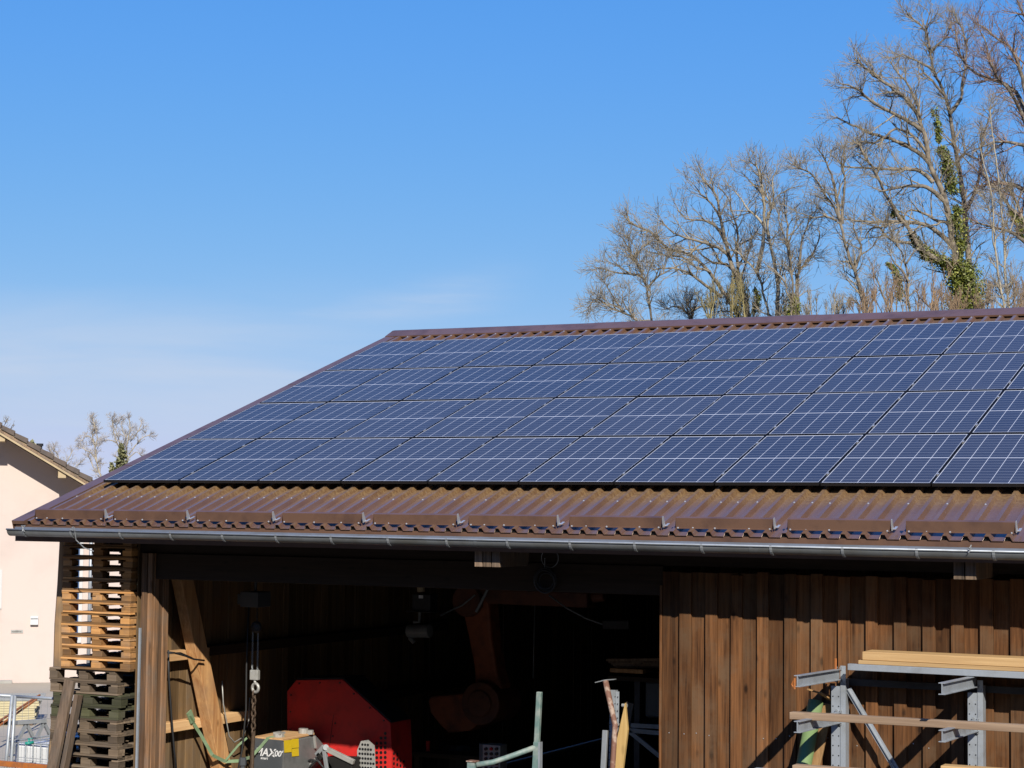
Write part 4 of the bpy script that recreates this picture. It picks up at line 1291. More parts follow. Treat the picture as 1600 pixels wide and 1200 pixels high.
# ------------------------------------------------------------------ things in the open bay
def chain(mb, x, y, z0, z1, pitch, r, wire):
    z = z1; k = 0
    while z > z0:
        mb.torus((x, y, z - pitch / 2), pitch * 0.62, wire, ax=(0, 1, 0) if k % 2 else (1, 0, 0), n=10, m=5, sx=0.55)
        z -= pitch; k += 1
def hoist():
    x, y = 1.93, 0.58
    root = thing('chain_hoist', 'dark electric chain hoist hanging under the lintel with a long rusty load chain', 'hoist', (x, y, 3.3))
    mb = MB(); mb.box(x - .13, x + .13, y - .14, y + .14, 2.945, 3.13); mb.box(x - .20, x - .131, y - .1, y + .1, 2.97, 3.10)
    mb.tube([(x, y, 3.13), (x, y, 3.40)], 0.02, 8)
    mb.build('motor', 'tool_grey', root, bevel=0.02)
    mb = MB(); mb.tube([(x, y - .02, 3.36), (x, y - .02, 3.62)], 0.03, 8); mb.box(x - .09, x + .09, y - .10, y + .06, 3.38, 3.44); mb.build('trolley', 'dark_steel', root)
    mb = MB(); chain(mb, x + 0.03, y, 2.76, 2.94, 0.03, 0, 0.0045); mb.build('upper_chain', 'dark_steel', root)
    mb = MB(); mb.ball((x + .02, y, 2.70), 0.075, 12, 8, (1, .6, 1)); mb.torus((x + 0.05, y - .03, 2.70), .045, .014, ax=(0, 1, 0)); mb.build('pulley_block', 'dark_steel', root)
    mb = MB(); chain(mb, x - 0.015, y - .02, 2.17, 2.64, 0.026, 0, 0.0045); chain(mb, x + 0.035, y + .02, 2.17, 2.64, 0.026, 0, 0.0045); mb.build('fall_chain', 'zinc_old', root)
    mb = MB(); mb.box(x - .045, x + .07, y - .03, y + .03, 2.06, 2.18); mb.build('hook_housing', 'light_steel', root, bevel=0.008)
    mb = MB(); mb.torus((x + .025, y, 1.965), 0.052, 0.02, ax=(0.2, 1, 0), n=16); mb.tube([(x + .015, y, 2.06), (x + .02, y, 2.01)], .018, 8); mb.build('hook', 'light_steel', root, smooth=True)
    mb = MB(); chain(mb, x + 0.005, y, 1.42, 1.92, 0.075, 0, 0.012)
    mb.tube([(x + .01, y, 1.44), (x + 0.0, y, 1.25), (x + .01, y - .02, 1.0), (x + .005, y, 0.75)], 0.024, 8)
    mb.build('load_chain', 'chain_rust', root)
    mb = MB()
    mb.tube([(x - .075, y - .03, 2.95), (x - .078, y - .05, 2.2), (x - .072, y - .05, 1.7), (x - .10, y - .08, 1.2), (x - .16, y - .1, 0.9), (x - .2, y - .1, 0.6)], 0.011, 6)
    mb.build('control_cable', 'rubber_black', root, smooth=True)
    mb = MB(); mb.tube([(x - .03, y - .16, 1.14), (x - .03, y - .16, 1.05)], .045, 10); mb.tube([(x - .03, y - .16, 1.05), (x - .03, y - .16, 0.9)], .03, 10)
    mb.build('plug', 'tool_grey', root)
hoist()
def tool_box():
    YB = 0.95
    a, bq = atY(390, 1152, YB), atY(441, 1157, YB)
    x0, x1, z1 = a[0] + 0.0, bq[0], bq[2]
    yb = 1.98; z0 = 0.86
    root = thing('machine_housing', 'grey machine housing with white lettering and yellow stickers, green strap over it', 'machine', ((x0 + x1) / 2, 1.4, 0))
    # front plate, side plate with slanting rear, lid
    prof = [(YB, z0), (YB, z1 - 0.005), (yb - .28, z1), (yb, z1 - .19), (yb, z0 + .12), (yb - .4, z0)]
    mb = MB(); mb.prism([(x0 + .03, p[0] + 0.02, p[1] - 0.015) for p in prof], (x1 - x0 - 0.032, 0, 0)); mb.build('housing', 'tool_grey_light', root, bevel=0.015)
    mb = MB(); mb.prism([(x0, YB, z0), (x1, YB, z0), (x1, YB, z1), (x0 + .03, YB, z1 + .004)], (0, 0.018, 0)); mb.build('front_plate', 'tool_grey', root, bevel=0.004)
    mb = MB(); mb.prism([(x0 + .02, YB + .02, z1 - .012), (x0 + .02, yb - .28, z1 - .008), (x1 - .01, yb - .28, z1 - .008), (x1 - .01, YB + .02, z1 - .012)], (0, 0, 0.028)); mb.build('lid', 'rail_wood', root, bevel=0.004)
    mb = MB(); mb.tube([(x1 - .16, YB + .16, z1 + .015), (x1 - .16, YB + .16, z1 + .06)], .07, 10); mb.box(x1 - .2, x1 - .1, YB + .1, YB + .22, z1 + .055, z1 + .08); mb.build('cap', 'light_steel', root)
    mb = MB(); mb.tube([(x1 - .1, yb - .4, z1 + .01), (x1 - .1, yb - .4, z1 + .08)], .06, 12); mb.tube([(x1 - .02, yb - .38, z1 + .01), (x1 - .02, yb - .38, z1 + .06)], .05, 10); mb.build('filler', 'light_steel', root)
    # stickers on the right side
    for (px0, py0, px1, py1) in ((443, 1157, 455, 1176), (455, 1155, 466, 1169), (455, 1170, 466, 1182)):
        p = [atX(px0, py0, x1), atX(px1, py0 - 1.2, x1), atX(px1 + .5, py1 - 1.0, x1), atX(px0 + .8, py1, x1)]
        mb = MB(); mb.prism([(x1 + .0045, q[1], q[2]) for q in p], (0.002, 0, 0)); mb.build('sticker', 'sticker_yellow', root)
    p = atX(491, 1151, x1 + .02); q = atX(493, 1169, x1 + .02)
    mb = MB(); mb.bar((x1 + .02, p[1], p[2]), (x1 + .02, q[1], q[2]), 0.03, 0.02); mb.build('latch', 'light_steel', root)
    # lettering on the front
    def text(body, px, py, size, shear=0.25):
        cu = bpy.data.curves.new('lettering', 'FONT'); cu.body = body; cu.size = size; cu.shear = shear; cu.extrude = 0.0012
        cu.offset = 0.003 * size / 0.15
        tmp = bpy.data.objects.new('tmp', cu); COL.objects.link(tmp)
        dg = bpy.context.evaluated_depsgraph_get()
        me = bpy.data.meshes.new_from_object(tmp.evaluated_get(dg))
        bpy.data.objects.remove(tmp)
        me.materials.clear(); me.materials.append(MATS['letter_white'])
        o = bpy.data.objects.new('lettering', me); COL.objects.link(o); o.parent = root
        w = atY(px, py, YB - .004)
        o.location = Vector(w) - Vector(root.location); o.rotation_euler = (R(90), 0, 0)
    text('MAX', 398, 1180, 0.135)
    text("100'", 423, 1181, 0.10)
    text('smart', 407, 1186, 0.045)
    # green lashing strap from the wall rail over the housing
    mb = MB()
    pts = [atX(296, 1118, 1.15), atX(303, 1131, 1.15), atX(315, 1150, 1.2), atX(332, 1180, 1.3), atX(352, 1190, 1.35), atX(372, 1189, 1.45), atY(392, 1183, 0.88), atY(408, 1166, 0.935), atY(418, 1154, YB - .005), (x1 - .2, YB + .1, z1 + .02), (x1 - .1, YB + .2, z1 + .022)]
    for p0, p1 in zip(pts[:-1], pts[1:]): mb.bar(p0, p1, 0.040, 0.006, up=(0.2, -1, 0.3))
    pts = [atX(352, 1189, 1.35), atX(372, 1165, 1.5), atX(386, 1153, 1.6)]
    for p0, p1 in zip(pts[:-1], pts[1:]): mb.bar(p0, p1, 0.028, 0.006, up=(0.2, -1, 0.3))
    mb.bar(atX(295, 1112, 1.13), atX(301, 1128, 1.14), 0.09, 0.02, up=(1, 0, 0))
    s = tag(mb.build('lashing_strap', 'strap_green'), 'pale green lashing strap tied from the wooden rail to the grey housing', 'strap')
hoist_done = True
tool_box()
def red_machine():
    YR, yb = 1.90, 2.42
    root = thing('red_machine', 'dull red sheet metal machine with a slanting hood and a perforated guard in the bay', 'machine', (2.2, 2.4, 0))
    pts = [atY(449, 1240, YR), atY(449, 1080, YR), atY(463, 1063, YR), atY(535, 1062, YR), atY(610, 1130, YR), atY(612, 1175, YR), atY(612, 1240, YR)]
    mb = MB()
    mb.prism([(p[0], YR, p[2]) for p in pts], (0, 0.012, 0), 0.5)
    mb.build('front_panel', 'red_paint', root)
    mb = MB()
    inn = [(p[0], YR + 0.0125, p[2]) for p in pts]
    mb.prism(inn, (0, yb - YR - .025, 0), 0.3); mb.build('body', 'red_paint', root)
    mb = MB()
    for p, q in zip(pts[2:5], pts[3:5]):
        mb.prism([(p[0], YR + .02, p[2] + .004), (q[0], YR + .02, q[2] + .004), (q[0] + .002, yb - .02, q[2] + .006), (p[0], yb - .02, p[2] + .006)], (0.0, 0, 0.02))
    mb.build('hood_cover', 'black_iron', root)
    # fold and holes in the front
    mb = MB()
    mb.box(2.63, 2.636, YR - .002, YR - .0005, 0.6, 1.55); 
    mb = MB()
    rows = [(602, 1146, 1), (602, 1153, 2), (602, 1161, 3)] + [(602, 1168 + 7.7 * i, 3) for i in range(6)]
    for (px, py, n) in rows:
        for k in range(n):
            q = atY(px - k * 6.6, py + 0.2 * k, YR)
            mb.tube([(q[0], YR - .003, q[2]), (q[0], YR + .002, q[2])], 0.021, 10)
    xs_ = atY(612, 1200, YR)[0] + .004
    for i in range(7):
        for k in range(4):
            q = atX(615.5 + k * 5.2, 1177 + 8 * i + k * 1.6, xs_)
            if q[2] < 1.18 - k * 0.06: mb.tube([(xs_ - .004, q[1], q[2]), (xs_ + .003, q[1], q[2])], 0.019, 8)
    mb.build('hole_pattern', 'frame_black', root)
    mb = MB()
    for (px, py) in ((455, 1086), (468, 1068), (500, 1067), (531, 1067), (553, 1084), (578, 1106), (600, 1126), (454, 1112), (454, 1140), (454, 1165), (524, 1130), (520, 1150)):
        q = atY(px, py, YR); mb.tube([(q[0], YR - .012, q[2]), (q[0], YR + .002, q[2])], .011, 6)
    mb.build('bolt_heads', 'dark_steel', root)
    # fold of the side door
    mb = MB(); mb.bar(atY(521, 1117, YR - .002), atY(515, 1165, YR - .002), 0.004, 0.004); mb.build('door_seam', 'frame_black', root)
red_machine()
def small_machine_parts():
    # perforated light guard plate standing in front of the red machine
    root = thing('guard_plate', 'light grey perforated guard plate standing in front of the red machine', 'guard plate', (2.55, 1.75, 0.9))
    Yg = 1.75
    def P(x, y): return atY(x, y, Yg)
    pts = [P(558, 1210), P(558, 1172), P(564, 1158), P(575, 1156), P(585, 1165), P(587, 1210)]
    mb = MB(); mb.prism(pts, (0, .008, 0)); mb.build('plate', 'light_steel', root)
    mb = MB()
    for i in range(7):
        for k in range(6):
            x, y = 562 + k * 4.3 + (i % 2) * .4, 1163 + i * 7.2 + k * .3
            if x < 560 + 3 and y < 1170: continue
            if x > 583.5 or (x > 579 and y < 1168): continue
            q = P(x, y); mb.tube([(q[0], Yg - .003, q[2]), (q[0], Yg + .001, q[2])], .0165, 8)
    mb.build('holes', 'frame_black', root)
    # grinder with a lever in front of it
    root = thing('lever_tool', 'dark machine with a light metal lever arm between the grey housing and the guard plate', 'machine', (2.3, 1.55, 0.7))
    Yl = 1.55
    def Q(x, y, d=0.0): return atY(x, y, Yl + d)
    mb = MB(); mb.bar(Q(510, 1170), Q(553, 1191), 0.05, 0.062, up=(0, 0, 1)); mb.build('lever', 'light_steel', root, bevel=0.006)
    mb = MB(); mb.bar(Q(507, 1166), Q(495, 1180), .06, .055); mb.tube([Q(509, 1168, -.03), Q(509, 1168, .06)], .04, 10); mb.bar(Q(507, 1172), Q(512, 1205), .05, .05); mb.build('joint', 'zinc_old', root, bevel=0.005)
    mb = MB(); mb.bar(Q(498, 1184), Q(503, 1178), .06, .10); mb.bar(Q(515, 1195, .1), Q(556, 1197, .1), .2, .22); mb.build('body', 'black_iron', root, bevel=.01)
    mb = MB()
    mb.tube([Q(467, 1206), Q(474, 1192), Q(486, 1187), Q(497, 1189), Q(510, 1205)], .014, 6)
    mb.tube([Q(480, 1206), Q(486, 1195), Q(497, 1186), Q(503, 1196)], .012, 6)
    mb.build('hose', 'rubber_black', root, smooth=True)
    mb = MB(); mb.bar(Q(484, 1197, .05), Q(497, 1184, .05), .03, .05); mb.build('bracket', 'light_steel', root)
    mb = MB(); mb.prism([Q(511, 1186), Q(519, 1199), Q(509, 1206)], (0, .03, 0)); mb.build('bracket', 'light_steel', root)
small_machine_parts()
def robot():
    Y = 4.4
    def P(x, y, d=0.0): return Vector(atY(x, y, Y + d))
    root = thing('robot_arm', 'large orange industrial robot arm standing in the dark of the bay', 'robot', P(720, 1140) * 1.0)
    root.location.z = 0
    bpy.context.view_layer.update()
    mb = MB(); b0 = P(720, 1160); mb.tube([(b0.x, b0.y, 0), (b0.x, b0.y, 0.55), (b0.x, b0.y, b0.z)], [0.42, 0.34, 0.30], 20); mb.build('base', 'black_iron', root, bevel=.02)
    mb = MB()
    mb.prism([P(668, 1095, -.25), P(672, 1088, -.25), P(700, 1086, -.25), P(738, 1082, -.25), P(746, 1105, -.25), P(752, 1128, -.25), P(735, 1142, -.25), P(700, 1146, -.25), P(686, 1132, -.25), P(672, 1114, -.25)], (0, 0.5, 0))
    mb.build('shoulder', 'robot_orange', root, bevel=.03)
    mb = MB(); c = P(768, 1096); mb.tube([(c.x, c.y - .34, c.z), (c.x, c.y + .34, c.z)], 0.29, 24); mb.tube([(c.x, c.y - .38, c.z), (c.x, c.y - .34, c.z)], .18, 20); mb.build('joint_drum', 'robot_orange_shaded', root, bevel=.02)
    mb = MB()
    mb.prism([P(720, 945, -.16), P(722, 930, -.16), P(760, 930, -.16), P(764, 950, -.16), P(768, 1000, -.16), P(776, 1050, -.16), P(784, 1076, -.16), P(770, 1088, -.16), P(742, 1076, -.16), P(740, 1040, -.16), P(730, 990, -.16)], (0, .32, 0))
    mb.build('lower_arm', 'robot_orange', root, bevel=.04)
    mb = MB(); c = P(742, 938); mb.tube([(c.x, c.y - .27, c.z), (c.x, c.y + .27, c.z)], .22, 22); mb.build('elbow', 'robot_orange_shaded', root, bevel=.03)
    mb = MB()
    a, bq = P(750, 927), P(925, 934)
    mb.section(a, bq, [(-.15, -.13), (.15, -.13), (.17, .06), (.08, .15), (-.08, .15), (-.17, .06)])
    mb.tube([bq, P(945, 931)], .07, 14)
    mb.build('upper_arm', 'robot_orange_shaded', root, bevel=.02)
    mb = MB(); mb.tube([P(768, 908, -.3), P(755, 935, -.32), P(744, 956, -.3)], .022, 8)
    mb.build('cylinder', 'zinc_old', root)
    mb = MB()
    mb.tube([P(688, 962, -.2), P(712, 950, -.3), P(722, 946, -.3), P(742, 930, -.35)], .012, 6)
    mb.build('cable', 'zinc_old', root, smooth=True); mb = MB()
    mb.tube([P(858, 930, -.3), P(885, 950, -.3), P(915, 966, -.3), P(943, 976, -.3), P(950, 975, -.3)], .012, 6)
    mb.build('cable', 'zinc_old', root, smooth=True); mb = MB()
    mb.tube([P(836, 930, -.1), P(834, 1010, -.1), P(833, 1060, -.1)], .006, 5)
    mb.build('cable', 'zinc_old', root, smooth=True)
    mb = MB(); mb.bar(P(943, 976, -.3), P(985, 976, -.3), .1, .12); mb.build('wrist_tool', 'dark_steel', root, bevel=.015)
    # drum and gear on the floor round it: control panel
    root = thing('control_panel', 'light grey switch panel with rows of black buttons and one red button', 'control panel', atY(762, 1190, 3.2) * np.array([1, 1, 0]))
    Yc = 3.2
    def C(x, y): return atY(x, y, Yc)
    a, bq = C(754, 1163), C(781, 1230)
    mb = MB(); mb.box(a[0], bq[0], Yc, Yc + .2, bq[2], a[2]); mb.build('front', 'light_steel', root, bevel=.006)
    a2 = C(745, 1163)
    mb = MB(); mb.prism([(a[0] - .004, Yc + .01, a[2] - .004), (a[0] - .10, Yc + .1, a[2] - .004), (a[0] - .10, Yc + .1, bq[2]), (a[0] - .004, Yc + .01, bq[2])], (0, .1, 0)); mb.build('side', 'zinc_old', root)
    for i in range(5):
        for k in range(3):
            q = C(760 + k * 8.3, 1170 + i * 7.6)
            mb = MB(); mb.tube([(q[0], Yc - .03, q[2]), (q[0], Yc - .0005, q[2])], .021, 10)
            mb.build('button', 'red_paint' if (i, k) == (0, 1) else 'frame_black', root)
    mb = MB(); mb.box(a[0] + .05, bq[0] - .05, Yc + .03, Yc + .17, 0, bq[2] - .002); mb.build('stand', 'dark_steel', root)
    # work bench behind it
    root = thing('work_bench', 'dark work bench with tools in the shade left of the control panel', 'bench', (2.9, 3.9, 0))
    q0, q1 = atY(640, 1165, 3.7), atY(745, 1165, 3.7)
    mb = MB(); mb.box(q0[0], q1[0] + .3, 3.7, 4.15, q0[2] - .14, q0[2] - .08); mb.build('top', 'beam_dark', root)
    for x in (q0[0] + .05, q1[0] + .22):
        mb = MB(); mb.box(x, x + .07, 3.75, 3.82, 0, q0[2] - .1405); mb.build('leg', 'beam_dark', root)
    mb = MB(); mb.tube([(q0[0] + .2, 3.85, q0[2] - .08), (q0[0] + .2, 3.85, q0[2] + .06)], .03, 10); tag(mb.build('spray_can', 'red_paint'), 'small red can standing on the dark bench', 'can')
    # balancer with lamp under the lintel
    root = thing('hanging_motor', 'dark tool balancer with a small motor hanging from the ceiling in the bay', 'tool balancer', atY(660, 930, 2.6))
    def B(x, y, d=0): return atY(x, y, 2.6 + d)
    mb = MB(); mb.tube([B(657, 905), B(658, 925)], .05, 8); mb.build('hanger', 'eave_wood_light', root)
    a, bq = B(650, 928), B(678, 955)
    mb = MB(); mb.box(a[0], bq[0], 2.5, 2.7, bq[2], a[2]); mb.box(a[0] - .06, bq[0] + .07, 2.44, 2.76, bq[2] - .012, bq[2] - .0005); mb.build('balancer', 'dark_steel', root, bevel=.01)
    q = B(664, 932); mb = MB(); mb.box(q[0] - .03, q[0] + .03, 2.49, 2.4995, q[2] - .02, q[2] + .02); mb.build('tag', 'white_plastic', root)
    mb = MB(); mb.tube([B(656, 956), B(655, 972), B(646, 972)], .022, 8); mb.tube([B(638, 986), B(672, 986)], .085, 16); mb.tube([B(640, 996), B(647, 1004)], .03, 8); mb.build('motor', 'tool_grey_light', root, bevel=.01)
robot()
def frame_and_profiles():
    # green steel frame
    Y = -0.15
    root = thing('steel_trolley', 'old green painted steel trolley with a tall post in front of the dark bay', 'trolley', (6.1, Y, 0))
    def P(x, y, d=0.0): return atY(x, y, Y + d)
    a, bq = P(843, 1081), P(839, 1162); d = (a - bq) / (a[2] - bq[2])
    mb = MB(); mb.section(bq, a, [(-.027, -.027), (.027, -.027), (.027, .027), (-.027, .027)], up=(0, 1, 0)); mb.build('post', 'old_green', root, bevel=.006)
    mb = MB(); mb.tube([P(744, 1195, -.3), P(770, 1191, -.2), P(800, 1181, -.1), P(838, 1167, .0)], .030, 12); mb.build('bowed_rail', 'old_green', root, smooth=True)
    low = bq - d * bq[2]
    mb = MB(); mb.section(low, bq + np.array([0, 0, .02]), [(-.045, -.03), (.03, -.03), (.03, .03), (-.045, .03)], up=(0, 1, 0)); mb.build('lower_post', 'old_green', root, bevel=.004)
    mb = MB(); mb.box(bq[0] + .032, bq[0] + .05, Y - .035, Y + .035, 0, bq[2] + .02); mb.build('edge_strip', 'zinc', root)
    q = P(738, 1190, -.3)
    mb = MB(); mb.box(q[0] - .045, q[0] + .045, q[1] - .04, q[1] + .04, 0, q[2]); mb.build('short_post', 'old_green', root, bevel=.005)
    mb = MB(); mb.box(q[0] - .05, q[0] + .06, q[1] - .05, q[1] + .05, q[2] + .0005, q[2] + .012); mb.build('top_plate', 'rust_pipe', root)
    # bundle of bars leaning by the right edge of the opening
    Y = 0.15
    def G(x, y, d=0.0): return atY(x, y, Y + d)
    def to_floor(a, bq):
        d = (bq - a) / (bq[2] - a[2]); return a - d * a[2]
    a, bq = G(958, 1200, -.15), G(960, 1128, -.08)
    mb = MB(); mb.tube([to_floor(G(957, 1200, -.15), G(961, 1130, -.1)), G(957, 1200, -.15), G(961, 1133, -.1), G(954, 1100, -.05), G(946, 1064)], .031, 12)
    root = thing('rusty_pipe', 'bent rusty pipe with a thin plate on its top end in the bundle of bars', 'pipe', (6.8, Y, 0))
    mb.build('tube', 'rust_pipe', root, smooth=True)
    mb = MB(); mb.prism([G(929, 1066), G(944, 1062), G(960, 1061), G(960, 1062.2), G(944, 1063.6), G(930, 1067)], (0, .05, 0)); mb.build('end_plate', 'zinc_old', root)
    root = thing('perforated_profile', 'tall galvanised perforated steel profile leaning between the rusty pipe and the pale board', 'steel profile', (6.87, Y + .1, 0))
    t0 = G(958.5, 1078, .10)
    foot = to_floor(G(956, 1200, .05), t0)
    mb = MB(); mb.section(foot, t0, [(-.032, -.02), (.03, -.02), (.03, -.014), (-.032, -.014)], up=(0, 1, 0)); mb.section(foot + np.array([.068, .01, 0]), t0 + np.array([.052, .01, -.015]), [(-.02, -.02), (.018, -.02), (.018, -.014), (-.02, -.014)], up=(0, 1, 0)); mb.section(foot + np.array([.033, 0, 0]), t0 + np.array([.03, 0, 0]), [(-.002, -.02), (.002, -.02), (.002, .05), (-.002, .05)], up=(0, 1, 0))
    mb.build('profile', 'zinc', root)
    mb = MB(); dv = (foot - t0) / np.linalg.norm(foot - t0)
    for i in range(14):
        c = t0 + dv * (.07 + .075 * i)
        for dx in (-.022, .03, .062):
            mb.tube([(c[0] + dx, c[1] - .0245, c[2]), (c[0] + dx, c[1] - .015, c[2])], .0055, 6)
    mb.build('holes', 'frame_black', root)
    mb = MB(); q = G(972, 1102, .12); mb.tube([q, q + [.06, 0, 0]], .02, 8); q = G(966, 1132, .05); mb.tube([q, q + [0, -.03, 0]], .018, 8); mb.build('bolt', 'screw_steel', root)
    mb = MB(); s = [G(978, 1098, .03), G(982, 1140, .03), G(974, 1205, .03), G(955, 1240, .03), G(945, 1240, .03), G(962, 1170, .03)]
    mb.prism([(p[0], Y + .0, p[2]) for p in s], (0, .045, 0))
    q = to_floor(G(950, 1240, .03), G(962, 1170, .03))
    mb.bar((s[4][0] + .05, Y + .0225, s[4][2] + .02), (s[4][0] - .02, Y + .0225, 0), .1, .044, up=(0, 1, 0))
    tag(mb.build('cut_board', 'cut_board', bevel=.003), 'pale yellow board with a slanted cut end in the bundle of bars', 'board')
    a = G(946, 1141, -.2); f = to_floor(G(943, 1200, -.25), a)
    mb = MB(); mb.section(f, a, [(-.028, -.02), (.028, -.02), (.028, .02), (-.028, .02)], up=(0, 1, 0))
    tag(mb.build('steel_bar', 'zinc_old', bevel=.004), 'short grey steel bar left of the rusty pipe', 'steel bar')
    a = G(962, 1132, .02); f = to_floor(G(957, 1200, .0), a)
    mb = MB(); mb.section(f, a, [(-.02, -.02), (.02, -.02), (.02, .02), (-.02, .02)], up=(0, 1, 0))
    tag(mb.build('steel_bar', 'dark_steel', bevel=.003), 'dark steel bar between the rusty pipe and the pale board', 'steel bar')
    mb = MB(); a = G(985, 1098, .5); bq = G(966, 1200, .5); mb.bar(to_floor(bq, a), a, .09, .03, up=(0, -1, 0))
    tag(mb.build('plank', 'weathered'), 'dark plank in the shade behind the pale cut board', 'plank')
    # shelf in the dark with boards and sacks
    Y = 2.4
    def S(x, y, d=0.0): return atY(x, y, Y + d)
    root = thing('storage_shelf', 'dark shelf loaded with boards and boxes at the right inside the bay', 'shelf', (6.4, 2.8, 0))
    for y0 in (1056, 1128):
        a, bq = S(950, y0), S(1060, y0)
        mb = MB(); mb.box(a[0], bq[0] + .8, Y, Y + .7, a[2] - .05, a[2]); mb.build('shelf_board', 'beam_dark', root)
    for x in (S(990, 1100)[0], S(1060, 1100)[0] + .7):
        mb = MB(); mb.box(x, x + .07, Y + .02, Y + .09, 0, S(990, 1056)[2] - .0505); mb.build('post', 'dark_steel', root)
    for (x0, y0, x1, y1) in ((985, 1141, 1040, 1146), (985, 1133, 1040, 1136), (984, 1143, 1032, 1182)):
        mb = MB(); mb.bar(S(x0, y0, -.1), S(x1, y1, -.1), .04, .05); mb.build('tie_bar', 'zinc_old', root)
    rg = random.Random(3)
    a = S(951, 1044); bq = S(1003, 1054)
    mb = MB(); mb.box(a[0], bq[0], Y + .03, Y + .35, bq[2] + .004, a[2]); tag(mb.build('wooden_beam', 'brace_wood', bevel=.008), 'short wooden beam lying on the dark shelf', 'timber')
    mb = MB(); a = S(950, 1032); bq = S(1040, 1042)
    for i in range(5): mb.bar(S(950 + i * 3, 1031 + 2.5 * i, .1), S(1045, 1030 + 2.6 * i, .1 + .05 * i), .12, .03)
    tag(mb.build('slat_bundle', 'weathered'), 'bundle of thin slats at the top of the dark shelf', 'slats')
    mb = MB(); a, bq = S(1005, 1062), S(1050, 1122); mb.box(a[0], bq[0], Y + .05, Y + .6, bq[2] - .02, a[2] - .02); tag(mb.build('storage_box', 'tool_grey', bevel=.03), 'dull grey box on the lower board of the dark shelf', 'box')
    mb = MB(); pts = [S(935 + 0, 1032, .3), S(960, 1015, .3), S(985, 995, .3), S(992, 960, .3)]
    # coil of cable hanging on the lintel
    root = thing('cable_coil', 'black cable coil hung on the lintel above the bay', 'cable coil', (6.4, -.56, 3.45))
    mb = MB(); c = atY(851, 906, -.58)
    for i in range(6): mb.torus((c[0] + rg.uniform(-.02, .02), -.53 - .012 * i, c[2] + rg.uniform(-.02, .02)), .11 + rg.uniform(-.02, .02), .009, ax=(0.1 * rg.uniform(-1, 1), 1, 0.1), n=22, m=6)
    mb.build('coil', 'rubber_black', root, smooth=True)
    c2 = atY(852, 872, -.58)
    mb = MB(); mb.torus((c2[0] + .03, -.53, c2[2]), .10, .005, ax=(0, 1, 0), n=22, m=5); mb.tube([(c2[0] - .03, -.53, c2[2]), (c2[0] - .03, -.53, c[2] + .1)], .005, 5); mb.build('hanging_loop', 'zinc_old', root)
    # loose black cables on the left wall
    mb = MB(); X = 1.245
    mb.tube([atX(263, 1016, X), atX(264, 1060, X), atX(268, 1120, X), atX(272, 1170, X), atX(278, 1230, X)], .012, 6)
    tag(mb.build('black_cable', 'rubber_black', smooth=True), 'black cable hanging down along the barn corner post', 'cable')
    mb = MB(); X = 1.33
    mb.tube([atX(262, 1019, X), atX(272, 1020, X), atX(290, 1025, X), atX(303, 1030, X), atX(319, 1032, X)], .012, 6); mb.tube([atX(262, 1021, X), atX(282, 1020, X), atX(300, 1028, X)], .009, 6)
    tag(mb.build('black_cable', 'rubber_black', smooth=True), 'short dark cable looped over the upper wall rail', 'cable')
    mb = MB(); X = 1.2
    mb.tube([atX(347, 1064, X), atX(349, 1100, X), atX(358, 1150, X), atX(366, 1160, X), atX(380, 1152, X), atX(388, 1130, X), atX(390, 1090, X)], .008, 6)
    tag(mb.build('grey_cable', 'light_steel', smooth=True), 'thin light cable hanging in a loop beside the diagonal brace', 'cable')
frame_and_profiles()
# ------------------------------------------------------------------ bare trees
paint('bark', (0.36, 0.30, 0.225), rough=0.9, var=0.5, vscale=4.0, col2=(0.10, 0.082, 0.065), fine=9, lo=0.42, hi=0.6)
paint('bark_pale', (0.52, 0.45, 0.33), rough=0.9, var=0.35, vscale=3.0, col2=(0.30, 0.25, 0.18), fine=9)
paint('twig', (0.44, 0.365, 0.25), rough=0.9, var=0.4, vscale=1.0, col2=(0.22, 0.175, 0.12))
paint('twig_hazed', (0.62, 0.54, 0.46), rough=0.9, var=0.3, vscale=1.0, col2=(0.48, 0.42, 0.36))  # twig colour paled to imitate haze over the distant trees
paint('twig_red', (0.38, 0.25, 0.185), rough=0.9, var=0.3, vscale=1.5, col2=(0.11, 0.075, 0.06))
paint('twig_olive', (0.42, 0.35, 0.15), rough=0.9, var=0.3, vscale=1.5, col2=(0.30, 0.23, 0.11))
paint('twig_brown', (0.40, 0.27, 0.16), rough=0.9, var=0.3, vscale=1.5, col2=(0.24, 0.16, 0.10))
def leaf_mat(name, c0, c1, c2):
    m, nt, b = new_mat(name)
    c = ramp(nt, tone_of(nt), [(0.0, c0), (0.55, c1), (1.0, c2)])
    nt.links.new(c, b.inputs['Base Color'])
    b.inputs['Roughness'].default_value = 0.5
    b.inputs['Subsurface Weight'].default_value = 0.0
    MATS[name] = m
leaf_mat('ivy_leaf', (0.08, 0.10, 0.018), (0.24, 0.27, 0.045), (0.60, 0.54, 0.10))
leaf_mat('conifer_leaf', (0.16, 0.17, 0.08), (0.32, 0.31, 0.15), (0.52, 0.47, 0.27))
RG = np.random.default_rng(77)
PXM = 1.0
def unit(v): return v / (np.linalg.norm(v, axis=-1, keepdims=True) + 1e-9)
def catmull(P, step):
    P = np.asarray(P, float)
    if len(P) == 2: P = np.array([P[0], P.mean(0), P[1]])
    Q = np.vstack([2 * P[0] - P[1], P, 2 * P[-1] - P[-2]])
    out = []
    for i in range(1, len(Q) - 2):
        n = max(2, int(np.ceil(np.linalg.norm(Q[i + 1] - Q[i]) / step)))
        t = np.linspace(0, 1, n, endpoint=False)[:, None]
        out.append(0.5 * ((2 * Q[i]) + (-Q[i - 1] + Q[i + 1]) * t + (2 * Q[i - 1] - 5 * Q[i] + 4 * Q[i + 1] - Q[i + 2]) * t ** 2 + (-Q[i - 1] + 3 * Q[i] - 3 * Q[i + 1] + Q[i + 2]) * t ** 3))
    out.append(Q[-2][None])
    return np.vstack(out)
